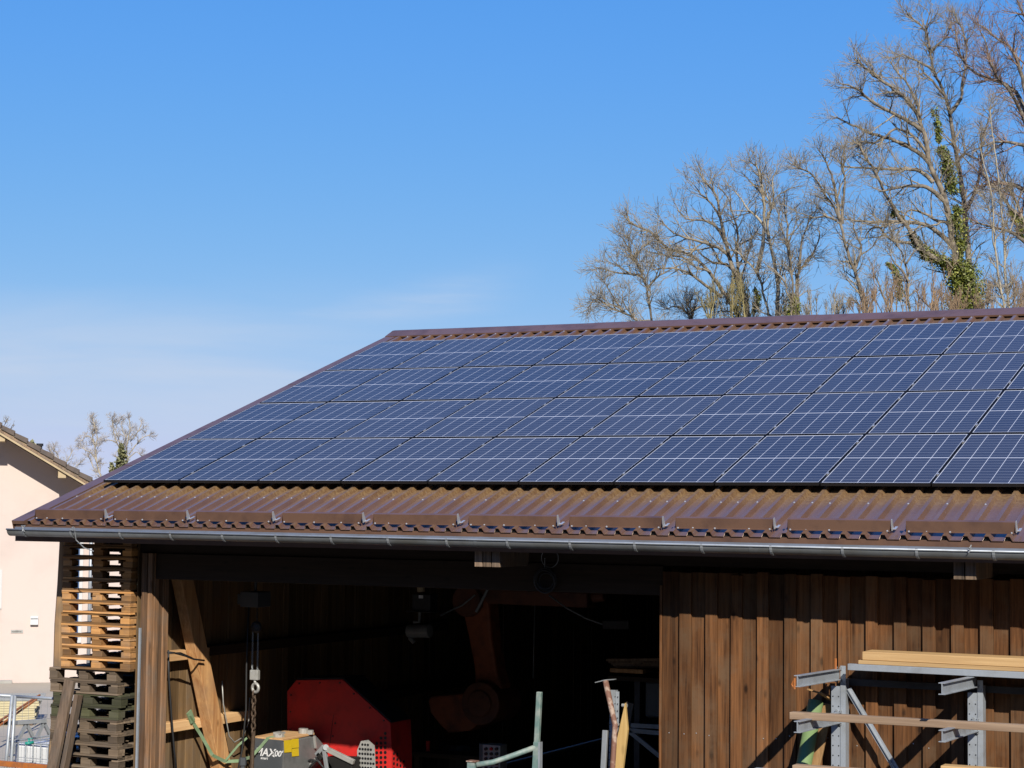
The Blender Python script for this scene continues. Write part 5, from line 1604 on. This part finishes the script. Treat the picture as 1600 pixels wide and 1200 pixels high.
class Bulk:
    """many tubes in one mesh, built as arrays"""
    def __init__(s): s.V, s.F, s.T, s.n = [], [], [], 0
    def tubes(s, P, Rr, S):
        M_, K, _ = P.shape
        tan = np.empty_like(P); tan[:, 1:-1] = P[:, 2:] - P[:, :-2]; tan[:, 0] = P[:, 1] - P[:, 0]; tan[:, -1] = P[:, -1] - P[:, -2]
        tan = unit(tan)
        ref = np.where(np.abs(tan[..., 2:3]) > 0.9, np.array([1.0, 0, 0]), np.array([0, 0, 1.0]))
        a = unit(np.cross(tan, ref)); b = np.cross(tan, a)
        w = 2 * np.pi * np.arange(S) / S
        V = P[:, :, None] + Rr[:, :, None, None] * (np.cos(w)[:, None] * a[:, :, None] + np.sin(w)[:, None] * b[:, :, None])
        idx = np.arange(M_ * K * S).reshape(M_, K, S) + s.n
        q = np.stack([idx[:, :-1], np.roll(idx, -1, 2)[:, :-1], np.roll(idx, -1, 2)[:, 1:], idx[:, 1:]], -1).reshape(-1, 4)
        s.V.append(V.reshape(-1, 3)); s.F.append(q); s.n += M_ * K * S
        s.T.append(np.repeat(RG.random(M_), (K - 1) * S))
    def quads(s, C4, tone):
        M_ = len(C4)
        s.V.append(C4.reshape(-1, 3)); s.F.append(np.arange(M_ * 4).reshape(-1, 4) + s.n); s.n += M_ * 4; s.T.append(tone)
    def build(s, name, mat, parent=None, smooth=True, origin=None):
        V = np.vstack(s.V); F = np.vstack(s.F); T = np.concatenate(s.T)
        off = np.zeros(3)
        q = parent
        while q is not None: off += np.array(q.location); q = q.parent
        if origin is not None: off = np.asarray(origin)
        V = V - off
        me = bpy.data.meshes.new(name)
        me.vertices.add(len(V)); me.vertices.foreach_set('co', V.astype(np.float32).ravel())
        me.loops.add(F.size); me.loops.foreach_set('vertex_index', F.astype(np.int32).ravel())
        me.polygons.add(len(F)); me.polygons.foreach_set('loop_start', np.arange(0, F.size, 4, dtype=np.int32))
        me.polygons.foreach_set('loop_total', np.full(len(F), 4, np.int32))
        if smooth: me.polygons.foreach_set('use_smooth', np.ones(len(F), bool))
        at = me.attributes.new('tone', 'FLOAT', 'FACE'); at.data.foreach_set('value', T.astype(np.float32))
        me.update(calc_edges=True)
        me.materials.append(MATS[mat])
        o = bpy.data.objects.new(name, me); COL.objects.link(o)
        if parent is not None: o.parent = parent
        elif origin is not None: o.location = tuple(origin)
        return o
def sprout(P, Rr, count, len_rng, ang_rng, rmax, K, up=0.12, tmin=0.12, taper_len=0.5, wander=0.16, rend=0.35, away=None):
    """branches leaving a set of parent polylines P (M,K0,3) at random points; returns their own polylines"""
    M_, K0, _ = P.shape
    if isinstance(count, (int, float)): count = np.full(M_, count)
    n = np.floor(count + RG.random(M_)).astype(int)
    pi = np.repeat(np.arange(M_), n)
    if len(pi) == 0: return np.zeros((0, K, 3)), np.zeros((0, K))
    t = tmin + (1 - tmin) * RG.random(len(pi)) ** 0.8
    x = t * (K0 - 1); i0 = np.minimum(x.astype(int), K0 - 2); fr = (x - i0)[:, None]
    base = P[pi, i0] * (1 - fr) + P[pi, i0 + 1] * fr
    pr = Rr[pi, i0] * (1 - fr[:, 0]) + Rr[pi, i0 + 1] * fr[:, 0]
    tan = unit(P[pi, i0 + 1] - P[pi, i0])
    rnd = unit(RG.normal(size=tan.shape))
    perp = unit(rnd - tan * (rnd * tan).sum(-1, keepdims=True))
    an = np.radians(RG.uniform(ang_rng[0], ang_rng[1], len(pi)))[:, None]
    d = unit(tan * np.cos(an) + perp * np.sin(an) + np.array([0, 0, up]))
    L_ = RG.uniform(len_rng[0], len_rng[1], len(pi)) * (1 - taper_len * t)
    out = np.empty((len(pi), K, 3)); out[:, 0] = base
    cur = d
    for k in range(1, K):
        cur = unit(cur + RG.normal(size=cur.shape) * wander + np.array([0, 0, up * 0.8]))
        out[:, k] = out[:, k - 1] + cur * (L_ / (K - 1))[:, None]
    r0 = np.minimum(pr * 0.65, rmax * (0.4 + 0.6 * L_ / len_rng[1]))
    rad = r0[:, None] * np.linspace(1, rend, K)[None]
    return out, rad
def ivy(limbs, spread, count, size, name, mat, parent):
    """leaves in sprays round the given polylines (points with a radius each)"""
    bk = Bulk(); C4, T = [], []
    for pts, rad, n in limbs:
        pts = np.asarray(pts); rad = np.asarray(rad)
        x = RG.random(n) * (len(pts) - 1); i0 = np.minimum(x.astype(int), len(pts) - 2); f = (x - i0)[:, None]
        c = pts[i0] * (1 - f) + pts[i0 + 1] * f
        r = rad[i0] * (1 - f[:, 0]) + rad[i0 + 1] * f[:, 0]
        # clumps
        nc = max(3, n // 28)
        cc = RG.normal(size=(nc, 3)); cc = unit(cc) * (RG.random((nc, 1)) ** 0.5)
        cx = RG.random(nc) * (len(pts) - 1)
        near = np.argmin(np.abs(x[:, None] - cx[None]) + RG.random((n, nc)) * 0.5, axis=1)
        p = c + (cc[near] * 0.85 + RG.normal(size=(n, 3)) * 0.30) * r[:, None]
        nrm = unit(RG.normal(size=(n, 3)) + cc[near] * 0.8 + np.array([0, -0.5, 0.5]))
        a = unit(np.cross(nrm, RG.normal(size=(n, 3)))); b = np.cross(nrm, a)
        s = size * RG.uniform(0.55, 1.25, n)[:, None]
        bend = nrm * s * 0.25
        C4.append(np.stack([p - a * s * .5 - bend, p + b * s * .38, p + a * s * .5 - bend, p - b * s * .38], 1))
        tone = np.clip(0.30 + 0.5 * (RG.random(nc)[near] - 0.4) + RG.normal(size=n) * 0.2, 0, 1)
        T.append(tone)
    bk.quads(np.concatenate(C4), np.concatenate(T))
    return bk.build(name, mat, parent, smooth=False)
def tree(name, label, D, limbs, l1=(40, 88), l2=(20, 52), l3=(12, 34), n1=0.055, n2=4.6, n3=3.1, twig='twig', bark='bark', ivy_px=None, group='bare trees behind the barn', depth=0.22, seed=0, ivy_size=0.075, l4=None, twr=0.0064, zbase=None, ivy_mat='ivy_leaf'):
    """limbs: ([(px, py) ...], base radius px, end radius px); px in the photo, turned into points at distance D with a spread in depth"""
    global RG
    RG = np.random.default_rng(seed + 100)
    k = D / FPX                                     # metres per photo pixel
    fw = CW[2]
    base = None
    mains, rads = [], []
    for li, (pts, r0, r1) in enumerate(limbs):
        P = np.array([atD(x, y, D) for x, y in pts])
        L_ = np.sum(np.linalg.norm(np.diff(P, axis=0), axis=1))
        if li == 0:
            ground = zbase if zbase is not None else 4.5
            foot = P[0].copy(); foot[2] = ground; foot[0] += RG.normal() * .15
            P = np.vstack([foot, P])
        Q = catmull(P, max(0.25, 9 * k))
        if li > 0:                                  # side limbs lean toward or away from the viewer
            s = np.linspace(0, 1, len(Q))[:, None]
            w = RG.normal() * depth * L_
            Q = Q + fw * (w * s ** 1.15) 
        jit = RG.normal(size=Q.shape) * 0.9 * k; jit[0] = 0
        Q = Q + np.cumsum(jit, 0) * 0.35 + jit * 0.5
        if base is None: base = Q[0].copy()
        rr = np.linspace(1, 0, len(Q))
        rad = (r1 + (r0 - r1) * rr ** 1.1) * k
        if li == 0: rad[:3] = rad[0] * 1.0
        mains.append(Q); rads.append(rad)
    root = thing(name, label, 'tree', base, group)
    bk = Bulk()
    for Q, rad in zip(mains, rads): bk.tubes(Q[None], rad[None], 8 if rad[0] > 0.05 else 6)
    bk.build('trunk', bark, root)
    bk = Bulk()
    # children level by level; long limbs are cut so that each sprout sees a locally straight parent
    P1, R1 = [], []
    for li, (Q, rad) in enumerate(zip(mains, rads)):
        L_ = np.sum(np.linalg.norm(np.diff(Q, axis=0), axis=1)) / k
        tmin = 0.30 if li == 0 else 0.12
        a, r = sprout(Q[None], rad[None], n1 * 1.08 * L_, (l1[0] * k, l1[1] * k), (28, 68), 1.8 * k, 7, up=0.08, tmin=tmin, taper_len=0.68, wander=0.14)
        P1.append(a); R1.append(r)
        # leader keeps going as a fan at the tip
        tipn = 1.5
        a, r = sprout(Q[None, -3:], np.maximum(rad[None, -3:], 1.2 * k), tipn, (l1[0] * .4 * k, l1[1] * .4 * k), (6, 34), 1.3 * k, 7, up=0.08, tmin=0.5, taper_len=0.2)
        P1.append(a); R1.append(r)
    P1 = np.concatenate(P1); R1 = np.concatenate(R1); R1 = np.maximum(R1, twr)
    bk.tubes(P1, R1, 4)
    P2, R2 = sprout(P1, R1, n2, (l2[0] * k, l2[1] * k), (22, 62), 0.9 * k, 5, up=0.05, tmin=0.1, wander=0.13)
    R2 = np.maximum(R2, twr * 0.85); bk.tubes(P2, R2, 3)
    P3, R3 = sprout(P2, R2, n3, (l3[0] * k, l3[1] * k), (18, 58), 0.5 * k, 4, up=0.04, tmin=0.08, wander=0.12)
    R3 = np.maximum(R3, twr * 0.62); bk.tubes(P3, R3, 3)
    bk.build('crown', twig, root)
    if ivy_px:
        ll = []
        for pts, rad, n in ivy_px:
            ll.append((np.array([atD(x, y, D) for x, y in pts]), np.array(rad) * k * 1.08, int(n * 4.6)))
        ivy(ll, 0, 0, ivy_size, 'ivy', ivy_mat, root)
    return root
def trees():
    # group left of the middle
    tree('bare_tree', 'wide bare tree leaning left above the ridge, olive creepers at its foot', 62, [
        ([(1165, 520), (1155, 497), (1140, 470), (1127, 448), (1111, 425), (1094, 408), (1078, 394), (1045, 385), (1017, 359), (984, 346)], 5.5, 1.6),
        ([(1171, 508), (1166, 478), (1160, 452), (1149, 428), (1141, 404), (1133, 372), (1125, 336), (1119, 306), (1100, 284)], 5.5, 1.4),
        ([(1127, 464), (1110, 452), (1094, 442), (1078, 430), (1050, 421), (1020, 425)], 3, 1.0),
        ([(1141, 404), (1128, 390), (1100, 380), (1072, 374), (1048, 366), (1030, 350)], 3, 1.0),
        ([(1133, 380), (1118, 352), (1095, 342), (1072, 340), (1060, 325)], 2.6, 0.9),
        ([(1148, 425), (1135, 412), (1115, 408), (1098, 398), (1085, 380)], 2.6, 0.9),
        ([(1125, 340), (1112, 318), (1096, 305), (1085, 290)], 2.2, 0.8),
        ([(1155, 440), (1152, 400), (1155, 360), (1146, 324), (1140, 302), (1128, 290)], 2.8, 0.9),
        ([(1111, 425), (1090, 418), (1065, 402), (1040, 398), (1015, 392)], 2.2, 0.8),
        ([(1168, 470), (1158, 440), (1166, 400), (1174, 370)], 2.2, 0.8),
    ], n1=0.062, seed=1, ivy_px=[([(1150, 495), (1158, 460), (1150, 425)], [12, 9, 5], 70), ([(1181, 492), (1184, 468), (1180, 450)], [5, 6, 3], 130)])
    tree('bare_tree', 'upright bare tree with forked pale stems right of the wide leaning tree', 60, [
        ([(1203, 515), (1200, 490), (1192, 455), (1184, 428), (1165, 402), (1148, 388)], 4.5, 1.2),
        ([(1182, 425), (1189, 405), (1194, 372), (1195, 337), (1192, 306), (1187, 280), (1180, 262)], 4, 1.2),
        ([(1213, 505), (1216, 455), (1213, 420), (1205, 385), (1200, 350), (1207, 320), (1198, 296), (1204, 280)], 4, 1.0),
        ([(1195, 345), (1206, 325), (1210, 302), (1207, 282), (1212, 268)], 2.2, 0.8),
        ([(1192, 302), (1180, 292), (1172, 280), (1162, 270)], 2.2, 0.8),
        ([(1195, 360), (1184, 340), (1170, 328), (1160, 312), (1150, 300)], 2.4, 0.8),
    ], n1=0.065, l1=(35, 75), seed=2, bark='bark_pale')
    tree('bare_tree', 'slim bare tree with V-shaped black twigs in the gap between the large trees', 58, [
        ([(1240, 515), (1240, 491), (1238, 455), (1235, 420), (1231, 392), (1222, 362), (1214, 340)], 4, 1.0),
        ([(1247, 500), (1247, 460), (1248, 428), (1259, 412), (1274, 394), (1283, 375), (1286, 358)], 3.4, 1.0),
        ([(1248, 428), (1250, 400), (1251, 375), (1258, 355), (1262, 335)], 2.6, 0.9),
        ([(1234, 405), (1233, 375), (1232, 350), (1229, 322), (1231, 300)], 2.4, 0.8),
        ([(1230, 450), (1222, 435), (1208, 422), (1196, 414)], 2.0, 0.8),
    ], n1=0.06, n2=5, n3=4, l1=(25, 60), seed=3, ivy_px=[([(1236, 495), (1240, 478), (1238, 462)], [10, 10, 4], 200)])
    tree('bare_tree', 'small bare tree with crooked limbs at the left end of the tree line', 57, [
        ([(1018, 530), (1016, 504), (1012, 475), (1007, 450), (998, 425), (985, 402), (972, 376)], 3.6, 1.0),
        ([(1000, 430), (985, 427), (968, 425), (950, 421), (935, 417)], 2.2, 0.8),
        ([(1012, 450), (1024, 434), (1040, 424), (1060, 412)], 2.2, 0.8),
        ([(990, 408), (1000, 390), (1010, 380)], 1.8, 0.7),
    ], n1=0.09, l1=(30, 65), n2=5, n3=5, seed=4)
    tree('bare_tree', 'low bare tree reaching left with one long limb just above the ridge', 56, [
        ([(1020, 530), (1004, 506), (985, 493), (965, 484), (948, 474), (935, 464), (926, 470), (920, 478)], 3.2, 0.9),
        ([(975, 488), (965, 474), (950, 452), (942, 440)], 2.0, 0.7),
        ([(990, 495), (978, 482), (972, 462)], 1.8, 0.7),
    ], n1=0.09, l1=(22, 50), l2=(12, 30), n2=5, n3=5, seed=5)
    tree('bare_tree', 'low bushy bare tree behind the ridge below the wide leaning tree', 64, [
        ([(1085, 530), (1080, 500), (1075, 488), (1060, 480), (1045, 484)], 2.6, 0.9),
        ([(1080, 500), (1085, 484), (1100, 478), (1112, 482)], 2.2, 0.8),
        ([(1078, 495), (1072, 480), (1078, 470)], 2.0, 0.8),
    ], n1=0.14, l1=(18, 40), l2=(12, 26), n2=5, n3=4, seed=6)
    # great trees at the right
    tree('ivy_tree', 'largest bare tree, its ivy-covered trunk splitting into arching limbs on the right', 60, [
        ([(1512, 520), (1508, 489), (1498, 430), (1493, 395), (1487, 361), (1481, 327), (1472, 294), (1456, 262), (1450, 232), (1442, 201), (1430, 173), (1408, 149), (1380, 130), (1358, 113), (1336, 95)], 9.5, 1.8),
        ([(1443, 205), (1421, 192), (1391, 178), (1361, 165), (1328, 143), (1306, 138)], 4, 1.2),
        ([(1456, 260), (1440, 240), (1418, 226), (1392, 215), (1362, 205), (1332, 190), (1308, 178)], 4, 1.2),
        ([(1478, 316), (1462, 302), (1446, 293), (1420, 292), (1394, 296), (1365, 303)], 4.2, 1.3),
        ([(1458, 285), (1440, 268), (1414, 264), (1387, 264), (1350, 262), (1315, 259)], 3.6, 1.2),
        ([(1491, 389), (1474, 372), (1455, 356), (1430, 348), (1396, 346), (1362, 347), (1322, 344)], 4.2, 1.2),
        ([(1485, 350), (1468, 345), (1452, 337), (1436, 329), (1421, 327), (1413, 342)], 2.8, 1.0),
        ([(1512, 500), (1508, 440), (1490, 420), (1473, 411), (1447, 396), (1430, 379), (1415, 353), (1402, 335), (1382, 305), (1366, 270), (1350, 248), (1342, 228)], 5.5, 1.4),
        ([(1430, 379), (1410, 378), (1390, 372), (1370, 352), (1352, 372)], 2.6, 0.9),
        ([(1440, 205), (1437, 175), (1430, 150), (1420, 130), (1405, 110), (1394, 92)], 3, 1.0),
        ([(1450, 240), (1430, 215), (1400, 200), (1375, 220), (1340, 222)], 2.8, 1.0),
    ], n1=0.082, l1=(40, 90), seed=7, ivy_px=[
        ([(1510, 497), (1511, 470), (1506, 440), (1497, 418)], [24, 27, 25, 14], 2600),
        ([(1500, 422), (1480, 413), (1462, 404), (1447, 396), (1436, 384), (1424, 366)], [15, 12, 10, 9, 7, 5], 1100),
        ([(1500, 405), (1497, 380), (1496, 350), (1492, 325)], [6, 10, 13, 8], 520),
        ([(1488, 300), (1484, 275), (1478, 252), (1470, 232)], [10, 12, 10, 6], 520),
        ([(1468, 222), (1466, 200), (1460, 172)], [5, 5, 6], 160),
        ([(1395, 328), (1398, 335), (1404, 338)], [5, 7, 5], 90),
        ([(1404, 470), (1405, 440), (1396, 420), (1388, 412)], [7, 7, 6, 4], 260)])
    tree('bare_tree', 'tall straight bare tree rising right behind the ivy-covered one', 66, [
        ([(1524, 525), (1520, 480), (1516, 424), (1512, 381), (1508, 327), (1504, 283), (1496, 245), (1490, 210), (1484, 178), (1473, 141), (1460, 113), (1452, 87), (1447, 58), (1439, 44), (1417, 24)], 8, 1.3),
        ([(1484, 178), (1500, 155), (1503, 130), (1508, 110), (1512, 80), (1508, 45), (1498, 28)], 3, 1.0),
        ([(1460, 113), (1452, 104), (1430, 95), (1410, 85), (1395, 90)], 2.6, 0.9),
        ([(1452, 87), (1462, 72), (1474, 62), (1480, 45)], 2.4, 0.9),
        ([(1447, 62), (1446, 40), (1450, 20)], 1.8, 0.8),
        ([(1510, 330), (1520, 300), (1525, 262), (1521, 225), (1528, 190)], 3, 1.0),
        ([(1496, 250), (1510, 240), (1530, 250), (1545, 240)], 2.6, 0.9),
        ([(1475, 148), (1455, 128), (1440, 118), (1428, 120)], 2.2, 0.9),
    ], n1=0.082, l1=(36, 80), seed=8)
    tree('bare_tree', 'slanting bare tree left of the ivy-covered tree, its trunk curving up to the left', 57, [
        ([(1356, 525), (1352, 491), (1346, 462), (1338, 430), (1328, 402), (1320, 372), (1311, 337), (1300, 318), (1290, 305), (1278, 282), (1265, 269), (1250, 262)], 5.5, 1.2),
        ([(1337, 418), (1345, 398), (1347, 382), (1339, 363), (1336, 345)], 2.4, 0.9),
        ([(1313, 345), (1307, 310), (1302, 283), (1292, 255), (1284, 240)], 3, 1.0),
        ([(1316, 350), (1318, 320), (1322, 285), (1316, 258), (1322, 235)], 2.6, 0.9),
        ([(1308, 345), (1290, 338), (1272, 340), (1254, 332)], 2.2, 0.8),
    ], n1=0.075, l1=(30, 68), seed=9)
    tree('bare_tree', 'short bare tree with a mossy stem in front of the brown brush', 56, [
        ([(1424, 520), (1421, 465), (1419, 430), (1413, 405), (1404, 386), (1393, 363), (1388, 340)], 3.6, 1.0),
        ([(1420, 440), (1408, 420), (1396, 408), (1390, 398)], 2.2, 0.8),
        ([(1416, 412), (1426, 396), (1440, 388)], 1.8, 0.8),
        ([(1395, 500), (1382, 470), (1372, 448), (1362, 430)], 2.4, 0.8),
    ], n1=0.08, l1=(24, 55), l2=(12, 32), seed=10)
    tree('birch_sapling', 'left one of two pale slender stems near the right edge', 54, [
        ([(1572, 520), (1568, 480), (1562, 446), (1557, 410), (1553, 370), (1550, 330), (1545, 295), (1538, 268), (1530, 232)], 2.9, 0.9),
        ([(1556, 400), (1548, 372), (1544, 345), (1536, 318)], 1.4, 0.7),
    ], n1=0.05, l1=(24, 60), n2=4, n3=4, bark='bark_pale', seed=11, group='slender stems near the right edge')
    tree('birch_sapling', 'right one of two pale slender stems near the right edge', 55, [
        ([(1579, 520), (1576, 470), (1572, 430), (1571, 392), (1568, 350), (1564, 310), (1558, 262), (1552, 210), (1549, 170)], 3.1, 0.9),
        ([(1570, 380), (1580, 350), (1584, 320), (1592, 300)], 1.4, 0.7),
    ], n1=0.05, l1=(24, 60), n2=4, n3=4, bark='bark_pale', seed=12, group='slender stems near the right edge')
    tree('bare_tree', 'massive dark bare tree at the right edge with reddish upper twigs', 64, [
        ([(1640, 540), (1634, 470), (1622, 400), (1612, 370), (1598, 352), (1582, 331), (1562, 302), (1542, 279), (1532, 262)], 11, 1.6),
        ([(1625, 420), (1618, 330), (1610, 260), (1597, 232), (1586, 214), (1574, 190), (1549, 158), (1530, 143), (1515, 120)], 7, 1.3),
        ([(1618, 330), (1612, 220), (1606, 160), (1589, 133), (1556, 117), (1534, 106), (1521, 91), (1512, 71), (1508, 39)], 6, 1.1),
        ([(1608, 170), (1602, 130), (1590, 93), (1579, 71), (1560, 58), (1545, 43), (1530, 36)], 4, 1.0),
        ([(1606, 130), (1610, 70), (1602, 34), (1590, 14), (1584, -5)], 4, 1.0),
        ([(1622, 400), (1600, 378), (1575, 362), (1545, 355), (1520, 348)], 4, 1.1),
        ([(1610, 300), (1590, 290), (1560, 284), (1535, 288)], 4, 1.1),
        ([(1612, 230), (1588, 222), (1560, 218), (1538, 226)], 3.4, 1.0),
        ([(1598, 352), (1592, 320), (1580, 290), (1572, 262)], 3, 1.0),
        ([(1556, 117), (1545, 95), (1540, 70), (1530, 50)], 2.5, 0.9),
    ], n1=0.095, l1=(36, 80), twig='twig_red', seed=13, ivy_px=[([(1600, 372), (1590, 350), (1578, 330)], [7, 8, 4], 240)])
    # far group over the pink house
    G2 = 'far bare trees beyond the pink house'
    tree('bare_tree', 'far bare tree with a leaning stem between the pink house and the barn roof', 118, [
        ([(160, 790), (157, 744), (151, 720), (148, 700), (144, 682), (146, 664), (141, 650)], 2.0, 0.7),
        ([(151, 722), (143, 708), (133, 704), (128, 700)], 1.1, 0.6), ([(148, 700), (152, 684), (150, 668)], 1.0, 0.6),
        ([(156, 740), (146, 730), (136, 712)], 1.0, 0.6), ([(146, 690), (136, 680), (128, 688)], 0.9, 0.5),
    ], n1=0.16, l1=(12, 26), l2=(8, 16), l3=(4, 10), n2=4, n3=4, twr=0.010, twig='twig_hazed', bark='bark_pale', seed=14, group=G2, zbase=0.0)
    tree('bare_tree', 'far bare tree with two stems and a rounded crown left of the roof edge', 122, [
        ([(190, 790), (188, 735), (187, 712), (183, 693), (178, 680), (174, 664), (174, 652)], 1.8, 0.7),
        ([(200, 770), (200, 740), (199, 712), (201, 692), (205, 672), (203, 655)], 1.6, 0.7),
        ([(187, 715), (193, 698), (196, 680), (190, 662)], 1.1, 0.6), ([(201, 710), (212, 697), (222, 684), (232, 680)], 1.1, 0.6),
        ([(182, 692), (172, 688), (164, 690)], 1.0, 0.6), ([(203, 690), (214, 676), (218, 664)], 1.0, 0.6),
        ([(200, 716), (212, 706), (220, 708)], 0.9, 0.5), ([(190, 700), (180, 672), (184, 656)], 0.9, 0.5),
    ], n1=0.15, l1=(12, 28), l2=(8, 16), l3=(4, 10), n2=4, n3=4, twr=0.010, twig='twig_hazed', bark='bark_pale', seed=15, group=G2, zbase=0.0)
    tree('bare_tree', 'faint low bare tree just above the tiled roof of the pink house', 150, [
        ([(100, 790), (98, 740), (95, 722), (90, 708), (86, 702)], 1.3, 0.6), ([(97, 735), (106, 720), (112, 706)], 1.0, 0.5), ([(94, 722), (84, 712), (76, 706)], 0.9, 0.5),
        ([(98, 740), (116, 730), (126, 722)], 0.9, 0.5),
    ], n1=0.18, l1=(12, 24), l2=(8, 15), l3=(4, 9), n2=4, n3=4, twr=0.008, twig='twig_hazed', bark='bark_pale', seed=16, group=G2, zbase=0.0)
    tree('bare_tree', 'bare branch tips at the left edge of the picture above the pink house', 80, [
        ([(-14, 800), (-12, 700), (-4, 682), (4, 668), (10, 656)], 2.0, 0.7), ([(-6, 690), (6, 680), (18, 672), (24, 664)], 1.0, 0.5),
    ], n1=0.035, l1=(10, 22), l2=(7, 14), l3=(4, 9), n2=2, n3=1, twr=0.008, seed=17, group=G2, zbase=0.0)
    # conifer in front of the far group
    global RG
    RG = np.random.default_rng(5)
    def evergreen(label, D, cx, ytop, ybot, halfw, n, seed):
        global RG
        RG = np.random.default_rng(seed)
        k = D / FPX
        foot = atD(cx, ybot, D).copy(); foot[2] = 0.0
        root = thing('evergreen_tree', label, 'tree', foot, 'evergreens beyond the pink house')
        bk = Bulk(); top = atD(cx, ytop, D); P = np.array([foot, (foot + top) / 2, top]); bk.tubes(P[None], np.array([[.22, .15, .03]]), 8); bk.build('trunk', 'bark', root)
        pts = np.array([atD(cx + dx, y, D) for dx, y in ((0, ybot), (-1, ybot * .6 + ytop * .4), (1, ybot * .25 + ytop * .75), (0, ytop))])
        ivy([(pts, np.array([halfw, halfw * .8, halfw * .45, 1.5]) * k, n)], 0, 0, 0.22 * D / 110, 'crown', 'conifer_leaf', root)
    evergreen('narrow olive evergreen in front of the far two-stemmed bare tree', 112, 189, 694, 765, 14, 1300, 31)
    evergreen('small low evergreen at the foot of the narrow one along the roof edge', 108, 174, 724, 765, 8, 700, 32)
    evergreen('tiny evergreen tip showing above the tiled roof beside the vent pipe', 90, 51, 689, 725, 8, 420, 33)
    # brown brush on the bank
    RG = np.random.default_rng(9)
    def brush(name, label, D, x0, x1, ytop, n, mat, hpx):
        k = D / FPX
        bk = Bulk()
        xs = RG.uniform(x0, x1, n); ys = RG.uniform(495, 520, n)
        dd = D + RG.normal(size=n) * 2.0
        base = np.array([atD(x, y, d) for x, y, d in zip(xs, ys, dd)])
        cx = (xs - (x0 + x1) / 2) / ((x1 - x0) / 2)
        H_ = hpx * k * RG.uniform(0.45, 1.1, n) * (1 - 0.55 * np.abs(cx) ** 2)
        K = 6; P = np.empty((n, K, 3)); P[:, 0] = base; cur = unit(RG.normal(size=(n, 3)) * 0.16 + np.array([0, 0, 1]))
        for j in range(1, K):
            cur = unit(cur + RG.normal(size=(n, 3)) * 0.10 + np.array([0, 0, .06])); P[:, j] = P[:, j - 1] + cur * (H_ / (K - 1))[:, None]
        rad = 0.020 * np.linspace(1, .35, K)[None] * RG.uniform(.6, 1.2, n)[:, None]
        bk.tubes(P, rad, 4)
        P2, R2 = sprout(P, rad, 9, (12 * k, 34 * k), (15, 48), .010, 5, up=0.3); bk.tubes(P2, np.maximum(R2, .006), 3)
        P3, R3 = sprout(P2, R2, 4, (7 * k, 18 * k), (15, 50), .006, 4, up=0.2); bk.tubes(P3, np.maximum(R3, .0045), 3)
        o = bk.build(name, mat, None, origin=base.mean(0) - np.array([0, 0, 1.5]))
        return tag(o, label, 'brush', None, 'stuff')
    brush('undergrowth', 'tangle of bare brown brush behind the ridge under the ivy tree', 53, 1340, 1500, 420, 48, 'twig_brown', 92)
    brush('undergrowth', 'thin bare brown brush behind the ridge at the right edge', 56, 1520, 1640, 420, 30, 'twig_brown', 90)
    brush('undergrowth', 'olive brown shoots round the foot of the wide leaning tree', 61, 1105, 1180, 430, 34, 'twig_olive', 92)
    brush('undergrowth', 'sparse pale shoots in the gap between the tree groups', 60, 1215, 1330, 450, 26, 'twig', 48)
trees()
